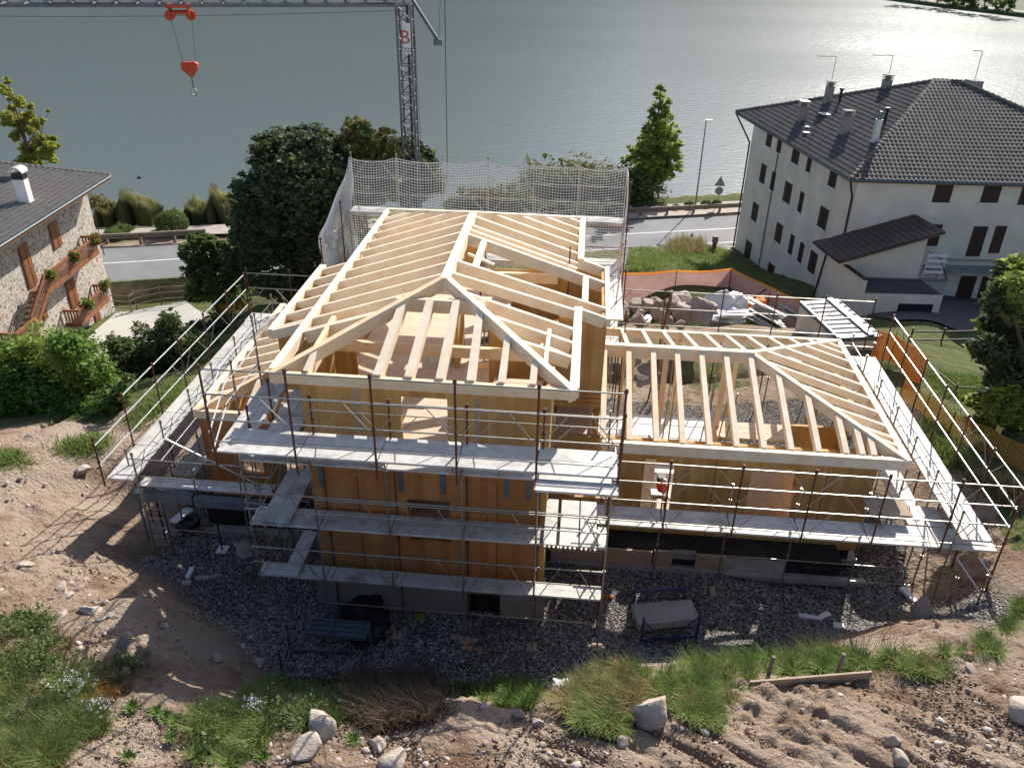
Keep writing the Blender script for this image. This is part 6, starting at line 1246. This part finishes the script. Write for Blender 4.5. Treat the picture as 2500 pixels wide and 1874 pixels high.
bl = [(185,400,60,'rounded pinkish boulder at the left end of the heap beside the net bundle'), (340,380,66,'flat topped boulder second from the left at the back of the heap'), (440,385,60,'squarish boulder in the upper left of the boulder heap'), (530,335,56,'low flat slab boulder at the back left of the heap'), (680,365,78,'greenish grey upright boulder left of the top boulder'), (790,305,76,'pale upright boulder crowning the heap'),
      (570,460,52,'narrow rounded boulder below the greenish one'), (820,450,88,'broad brown boulder left of the largest one'), (985,415,150,'largest reddish boulder on the right of the heap'), (365,455,44,'small pale boulder in the left middle of the heap'), (340,525,58,'tan boulder low on the left just above the rafters'), (180,470,58,'dark sided boulder under the leftmost one'), (660,520,52,'small brown boulder low in the middle'), (800,575,44,'lowest small boulder just above the wing rafters')]
for k, (x, y, r_, lab) in enumerate(bl):
    px, py = 1480+x/4.424, 660+y/4.424; Y = 37.2-(y-300)*.012; p = ay(px, py, Y); w_ = float((p-CP)@_f); r3 = r_/4.424*w_/FPX; g = gz(p[0], Y)
    rock(0, 0, r3*1.45, lab, grp='boulders heaped behind the right wing', P=(p[0], p[1], p[2]-r3*.75), asp=(1.05, .9, .85), seed=k+3, sub=4)
for k, (x, y, r_, lab, m_, asp) in enumerate((
    (*s7(620,960), .36, 'large angular pale pink rock at the bottom left of centre', 'stonewhite', (1.25,.7,.8)), (*s7(560,1065), .30, 'flat sunlit rock just below the large angular pink one', 'stonewhite', (1.2,.8,.5)), (*s7(940,1045), .17, 'pointed pale rock at the bottom centre left', 'stonewhite', (1.1,.8,.8)), (*s7(1030,1120), .26, 'half buried pale slab at the bottom edge', 'stonewhite', (1.1,.9,.5)),
    (*s8(390,920), .40, 'big white grey boulder standing between grass and tracked soil', 'stonewhite', (.95,.8,.95)), (*s8(2180,900), .30, 'pale boulder at the right edge of the tracked soil', 'stonewhite', (1,.8,.7)), (*s7(1690,880), .14, 'grey pointed stone near the dry brush', 'boulder', (1,.8,.9)), (*s7(1510,855), .14, 'grey brown stone right of the dry brush', 'boulder', (1,.8,.8)),
    (*s7(1800,925), .13, 'reddish stone left of the large grass clump', 'boulder', (1,.8,.7)), (*s8(240,1030), .13, 'tan angular stone under the big white boulder', 'boulder', (1,.8,.8)), (*s8(1560,1030), .15, 'round brown stone in the middle of the tracked soil', 'boulder', (1,.9,.7)), (*s8(1600,1120), .2, 'white stone low in the tracked soil', 'stonewhite', (1,.8,.6)), (*s8(1225,945), .11, 'small round white stone on the tracked soil', 'stonewhite', (1,.9,.8)),
    (*s8(1950,675), .13, 'flat pinkish stone at the grass edge, right', 'boulder', (1.2,.8,.6)), (*s6(405,208), .26, 'lone pink rock on the dirt beside the left walkway end', 'stonewhite', (1.1,.8,.7)), (*s6(300,785), .17, 'tan rock topping the small heap on the left bank', 'boulder', (1.2,.9,.6)), (*s6(345,765), .13, 'small rock behind the left bank heap', 'boulder', (1,.9,.8)), (*s6(385,790), .13, 'right rock of the small heap on the left bank', 'boulder', (1,.9,.7)),
    (*s6(335,820), .16, 'front rock of the small heap on the left bank', 'boulder', (1.2,.8,.6)), (*s6(450,900), .24, 'flat pink rock at the edge of the house shadow', 'stonewhite', (1.3,.7,.5)), (*s6(485,945), .15, 'pale rock below the flat pink one', 'stonewhite', (1,.9,.6)), (*s6(540,915), .14, 'pale rock right of the flat pink one', 'stonewhite', (1.1,.8,.6)), (*s6(300,925), .17, 'reddish rock left of the flat pink one', 'boulder', (1.2,.8,.6)), (*s6(520,857), .12, 'small tan rock above the flat pink one', 'boulder', (1,.8,.8)),
    (*s6(425,742), .13, 'low tan rock high on the left bank', 'boulder', (1.2,.8,.6)), (*s6(120,670), .18, 'whitish flat rock at the far left of the bank', 'stonewhite', (1.2,.8,.5)), (*s6(625,1035), .14, 'grey rock just inside the shadow edge', 'boulder', (1,.9,.7)), (*s6(1070,1135), .17, 'grey rounded rock at the shaded slope foot', 'boulder', (1,.9,.7)), (*s6(1270,1145), .16, 'grey rock near the metal frame', 'boulder', (1.1,.9,.6)), (*s8(1700,420), .42, 'large pointed grey boulder against the scree at the right', 'boulder', (.9,.7,1.1)))):
    rock(x, y, r_, lab, m_, 'rock', 'rock', asp=asp, seed=40+k)
# loose stones: copies of six shapes
base_ = []
for k in range(6): V, F = rockmesh(1, .85, .65, 100+k, 2); o = npmesh('stone', V, np.array(F), 'pebble' if k % 2 else 'boulder'); base_.append(o)
rg = np.random.default_rng(5)
q = np.concatenate([inpoly([s6(0,600),s6(200,560),s6(600,700),s6(640,840),s6(600,1080),s6(420,1110),s6(250,950),s6(0,940)], 60, rg), inpoly([s6(0,130),s6(450,60),s6(520,240),s6(150,600),s6(0,560)], 30, rg), inpoly([s6(650,950),s6(1250,900),s6(1300,1250),s6(800,1300)], 40, rg), inpoly([s7(150,1000),s7(2200,1000),s7(2212,1150),s7(150,1150)], 60, rg), inpoly([s8(600,800),s8(2200,640),s8(2200,1150),s8(300,1150)], 60, rg)])
P = ter(q[:, 0], q[:, 1])
for k in range(len(P)):
    o = base_[k % 6] if k < 6 else base_[k % 6].copy()
    if k >= 6: COL.objects.link(o)
    s = float(.035+.06*rg.random()**2); o.scale = (s, s, s); o.location = (float(P[k][0]), float(P[k][1]), float(P[k][2])+s*.25); o.rotation_euler = (0, 0, float(rg.random()*6)); tag(o, 'small tan stone lying loose on the bare soil banks', 'stone', 'loose stones on the soil')
def scatter(XY, s, name, m_, seed, flat=.7):
    rg = np.random.default_rng(seed); n_ = len(XY); Z = ground(XY[:, 0], XY[:, 1]); O = np.array([(1,0,0),(0,1,0),(-1,0,0),(0,-1,0),(.2,.1,1),(0,0,-1)], float); a = rg.random(n_)*6.28; c, si = np.cos(a), np.sin(a); S = (s*rg.lognormal(0, .35, n_))[:, None, None]*rg.uniform(.6, 1.3, (n_, 6, 1)); V = O[None]*S*np.array([1.1, .9, flat]); X = V[..., 0]*c[:, None]-V[..., 1]*si[:, None]; Y = V[..., 0]*si[:, None]+V[..., 1]*c[:, None]
    V = np.stack([X+XY[:, 0][:, None], Y+XY[:, 1][:, None], V[..., 2]+Z[:, None]+s*.1], -1).reshape(-1, 3); f = np.array([(0,1,4),(1,2,4),(2,3,4),(3,0,4),(1,0,5),(2,1,5),(3,2,5),(0,3,5)]); F = (np.arange(n_)[:, None, None]*6+f[None]).reshape(-1, 3)
    return tag(npmesh(name, V, F, m_), kind='stuff')
rg = np.random.default_rng(9); XY = np.stack([rg.uniform(-12, 11.5, 60000), rg.uniform(12.5, 20.2, 60000)], 1); g, _ = masks(XY[:, 0], XY[:, 1], ground(XY[:, 0], XY[:, 1])); XY = XY[rg.random(len(XY)) < g]; scatter(XY[:34000], .034, 'gravel', 'gravelstone', 1)
XY = np.stack([rg.uniform(1, 8.7, 5000), rg.uniform(23, 28, 5000)], 1); XY = XY[(XY[:, 0] > 5.2)]; scatter(XY, .035, 'gravel', 'gravelstone', 2)
XY = np.stack([rg.uniform(-14, 13, 42000), rg.uniform(6, 19.5, 42000)], 1); g, gr = masks(XY[:, 0], XY[:, 1], ground(XY[:, 0], XY[:, 1])); den = np.clip(.35+fbm(XY[:, 0], XY[:, 1], .7, 3, 4)*1.4, .05, 1); XY = XY[rg.random(len(XY)) < (1-g)*den]; scatter(XY[:15000], .016, 'pebbles', 'pebble', 3)
MT['clod'] = mat('soil_clod', (.22, .16, .115), .95, (.16, .11, .075), 2, 6, .6, 30, spec=.1)
XY = np.stack([rg.uniform(-13, 12.5, 40000), rg.uniform(6.2, 15.5, 40000)], 1); g, gr = masks(XY[:, 0], XY[:, 1], ground(XY[:, 0], XY[:, 1])); pc = np.clip(.5+fbm(XY[:, 0], XY[:, 1], .6, 3, 21)*1.5, .08, 1); XY = XY[(g < .2) & (rg.random(len(XY)) < pc*np.where(XY[:, 0] > -.5, 1, .7))]; scatter(XY[:14000], .03, 'soil_clods', 'clod', 4, .8)

# ---------------------------------------------------------------- things lying about the site
def P0(f, x, y, z=0.): return V3(az(*f(x, y), z))
t = thing('blue_stillage', 'dark blue steel stillage holding grey boards on the gravel', 'steel frame', P0(s8, 450, 480)); a, c_, d_, e_ = P0(s8, 330, 545), P0(s8, 600, 520), P0(s8, 530, 385), P0(s8, 288, 400)
for p in (a, c_, d_, e_): b = MB(); b.beam(p, p+UP*.95, .06, .06, False); b.build('post', 'blue', t)
for p, q in ((a, c_), (d_, e_)):
    for z_ in (.12, .9) if p is not a else (.12,): b = MB(); b.beam(p+UP*z_, q+UP*z_, .06, .06); b.build('side_rail', 'blue', t)
m_ = (a+c_)/2
for p in (a, c_): b = MB(); b.tube(p+UP*.85, m_*.8+p*.2+UP*.12, .02); b.build('brace', 'blue', t)
b = MB(); dd_ = (c_-a)/np.linalg.norm(c_-a); nn_ = V3((-dd_[1], dd_[0], 0)); b.obox((a+c_)/2+nn_*.5+UP*.5, dd_, nn_, UP, np.linalg.norm(c_-a)*1.1, .75, .22); b.build('boards', 'concrete', t)
t = thing('metal_trestle', 'empty grey blue steel frame lying in the house shadow', 'steel frame', P0(s7, 650, 620)); a, c_, d_, e_ = [V3(p)+UP*.1 for p in ter(*np.array([s7(425, 670), s7(860, 690), s7(900, 545), s7(465, 530)]).T)]
for p, q in ((a, c_), (c_, d_), (d_, e_), (e_, a), ((a+c_)/2, (d_+e_)/2), ((a+c_)/2+V3((.12, 0, 0)), (d_+e_)/2+V3((.12, 0, 0)))): b = MB(); b.beam(p, q, .06, .07); b.build('frame_bar', 'bluegrey', t)
for p in (a, c_, d_, e_): b = MB(); b.beam(p, p+UP*.9, .06, .06, False); b.build('upright', 'bluegrey', t)
t = thing('metal_tray', 'grey blue ribbed metal tray raised behind the empty frame', 'tray', P0(s7, 710, 430)); a, c_ = P0(s7, 545, 440, .6), P0(s7, 875, 445, .6)
b = MB(); b.box(a[0], c_[0], a[1], a[1]+.55, .55, .6); b.build('tray', 'bluegrey', t); b = MB()
for k in range(4): b.box(a[0], c_[0], a[1]+.02+k*.17, a[1]+.06+k*.17, .6, .66)
for k in (0, .36, .97): b.box(a[0]+(c_[0]-a[0])*k, a[0]+(c_[0]-a[0])*k+.05, a[1], a[1]+.55, .6, .68)
b.build('ribs', 'bluegrey', t)
def heap(name, label, cat, f, x, y, rx, m_, seed, n_=7, z=0., asp=(1, .8, .5)):
    p = P0(f, x, y, z); V, F = rockmesh(rx*asp[0], rx*asp[1], rx*asp[2], seed, 4, .75, 1); o = npmesh(name, V, np.array(F), m_, None, smooth=True); o.location = (float(p[0]), float(p[1]), float(gz(p[0], p[1])+rx*asp[2]*.3)); return tag(o, label, cat)
heap('black_tarpaulin', 'crumpled black tarpaulin heap behind the metal tray', 'tarpaulin', s7, 830, 380, .8, 'black', 4)
heap('plastic_bag', 'crumpled white plastic bag in the grass edge', 'bag', s7, 1950, 715, .26, 'white', 6, z=2.6)
o = heap('concrete_lump', 'round grey concrete spill on the gravel before the left wing', 'concrete', lambda x, y: (300+x/4.42, 1050+y/4.42), 1360, 1265, .36, 'concrete', 8, asp=(1, .9, .2))
for k, (x, y, z_, lx, ly, an_, lab, m_) in enumerate(((*s8(1165,405),.05,.62,.14,-.15,'long whitish concrete block on the right gravel','white'), (*s8(1237,395),.05,.34,.16,.6,'short whitish block crossing the long one','white'), (*s8(1293,493),.05,.28,.2,-.1,'single white block below the pair','white'), (*s8(684,290),.03,.16,.4,0,'small tan board on the gravel under the wing','boardbeige'), (*s8(350,405),.2,.6,.09,-.5,'orange brown timber offcut inside the blue stillage','clt_low'),
     (*s7(1400,455),.03,.7,.14,-.1,'tan plank offcut in the middle of the gravel','boardbeige'), (*s7(1428,505),.03,.14,.12,.2,'yellow scrap just below the tan offcut','orangenet'), (*s7(1160,335),.05,.3,.22,.2,'yellow plastic lid beside the basement panel','leaf_yellow'), (*s6(942,750),.08,.12,.5,.1,'upright white board in the shaded block pile','white'), (*s6(1000,755),.05,.4,.16,.2,'grey block right of the white board','concrete'),
     (*s6(1045,740),.05,.4,.14,.9,'tilted grey block at the right of the pile','chimney'), (*s6(930,815),.05,.26,.2,.1,'square grey block below the pile','concrete'), (*s6(905,470),.06,.3,.75,-.3,'white plank lying on gravel before the left wing','white'), (*s8(1625,365),.1,.15,.6,.4,'white plank end by the right scaffold legs','white'), (*s8(150,305),.05,.5,.12,0,'orange brown timber end at the scaffold corner','clt_low'))):
    p = V3(az(x, y, 0.)); b = MB(); b.obox((0, 0, 0), (math.cos(an_), math.sin(an_), 0), (-math.sin(an_), math.cos(an_), 0), UP, lx, ly, .09); o = b.build('board' if max(lx, ly) > .45 else 'block', m_); o.location = (float(p[0]), float(p[1]), gz(p[0], p[1])+z_); tag(o, lab, 'block' if max(lx, ly) <= .45 else 'board')
t = thing('edge_board', 'long pale board on edge held by two round stakes above the tracked soil', 'board', ter(*s8(1150, 735))[0]); a, c_ = V3(ter(*s8(858, 765))[0]), V3(ter(*s8(1455, 712))[0]); b = MB(); b.beam(a+UP*.22, c_+UP*.20, .045, .26); b.build('board', 'boardbeige', t)
for x, y, xt, yt in ((950, 715, 965, 620), (1290, 700, 1315, 600)): p = V3(ter(*s8(x, y))[0]); b = MB(); b.tube(p-UP*.2, p+V3((.05, .05, .6)), .045, 8); b.build('stake', 'greywood', t)
def f9(x, y): return 1480+x/4.424, 660+y/4.424
def pile(label, x0, y0, n_, L_, m_, ang, z, grp=None, seed=1):
    rg = np.random.default_rng(seed); p = V3(az(*f9(x0, y0), z)); t = thing('timber_pile', label, 'timber pile', p)
    for k in range(n_): 
        a = ang+rg.normal()*.12; d = V3((math.cos(a), math.sin(a), 0)); b = MB(); b.obox(p+V3((rg.normal()*.15, rg.normal()*.35, .05+.07*k)), d, V3((-d[1], d[0], 0)), UP, L_*rg.uniform(.6, 1), .2, .05); b.build('plank', m_, t)
pile('untidy stack of pale planks right of the white sack', 1330, 570, 10, 2.2, 'white', .1, -1.2, seed=2); pile('fanned stack of grey boards before the cabin', 1690, 570, 14, 2.6, 'deck', -1.0, -1.3, seed=3)
pile('grey boards in the shade left of the cabin', 1960, 490, 6, 1.8, 'concrete', -.9, -1.8, seed=4); pile('upright bundle of silver pipes behind the wing eave', 410, 580, 6, 1.0, 'sheet', 1.2, -.9, seed=5)
p = az(*f9(1280, 500), -1.5); V, F = rockmesh(.95, .8, .85, 21, 4, .5, 1); o = npmesh('big_bag', V, np.array(F), 'white', None, True); o.location = (float(p[0]), float(p[1]), -1.1); tag(o, 'large slumped white sack right of the biggest boulder', 'sack')
p = az(*f9(1060, 600), -1.2); V, F = rockmesh(1.1, .8, .3, 22, 4, .6, 1); o = npmesh('plastic_sheet', V, np.array(F), 'panelgrey', None, True); o.location = (float(p[0]), float(p[1]), -1.0); tag(o, 'crumpled grey plastic sheet under the biggest boulder', 'sheet')
p = V3(az(*f9(1570, 450), -2.0)); t = thing('rusty_bucket', 'orange brown excavator bucket lying in the shade left of the grey boards', 'bucket', p); b = MB(); b.prism([p+V3((-.9, 0, 0)), p+V3((.9, 0, .2)), p+V3((.7, .1, .7)), p+V3((-.3, .1, .5))], (0, .8, 0)); b.build('shell', 'orangenet', t); b = MB(); b.tube(p+V3((-.1, .4, .5)), p+V3((.7, .4, 1.3)), .06); b.build('arm', 'rust', t)
t = thing('tyre', 'dark tyres lying between the two left walkways', 'tyre', (-11.6, 19.6, 1)); 
for k, (x, y) in enumerate(((-11.9, 20.3), (-11.75, 19.4))):
    V = []; F = []; cz_ = gz(x, y)+.12+.0*k
    for i in range(20):
        for j in range(8): a = i/20*6.283; c2 = j/8*6.283; V.append((x+(.28+.1*math.cos(c2))*math.cos(a), y+(.28+.1*math.cos(c2))*math.sin(a), cz_+.1*math.sin(c2)))
    for i in range(20):
        for j in range(8): F.append((i*8+j, ((i+1) % 20)*8+j, ((i+1) % 20)*8+(j+1) % 8, i*8+(j+1) % 8))
    b = MB(); b.add(V, F); b.build('tyre_ring', 'black', t, True)
# duck far out on the water
p = az(341, 435, LAKEZ); V, F = rockmesh(.22, .12, .09, 5, 3, .05, 0); t = thing('duck', 'tiny dark duck swimming near the left shore', 'duck', p); o = npmesh('body', V+V3(p)+UP*.05, np.array(F), 'black', t, True); MB().tube(V3(p)+V3((-.16, 0, .08)), V3(p)+V3((-.2, 0, .25)), .04, 6).build('head', 'black', t)
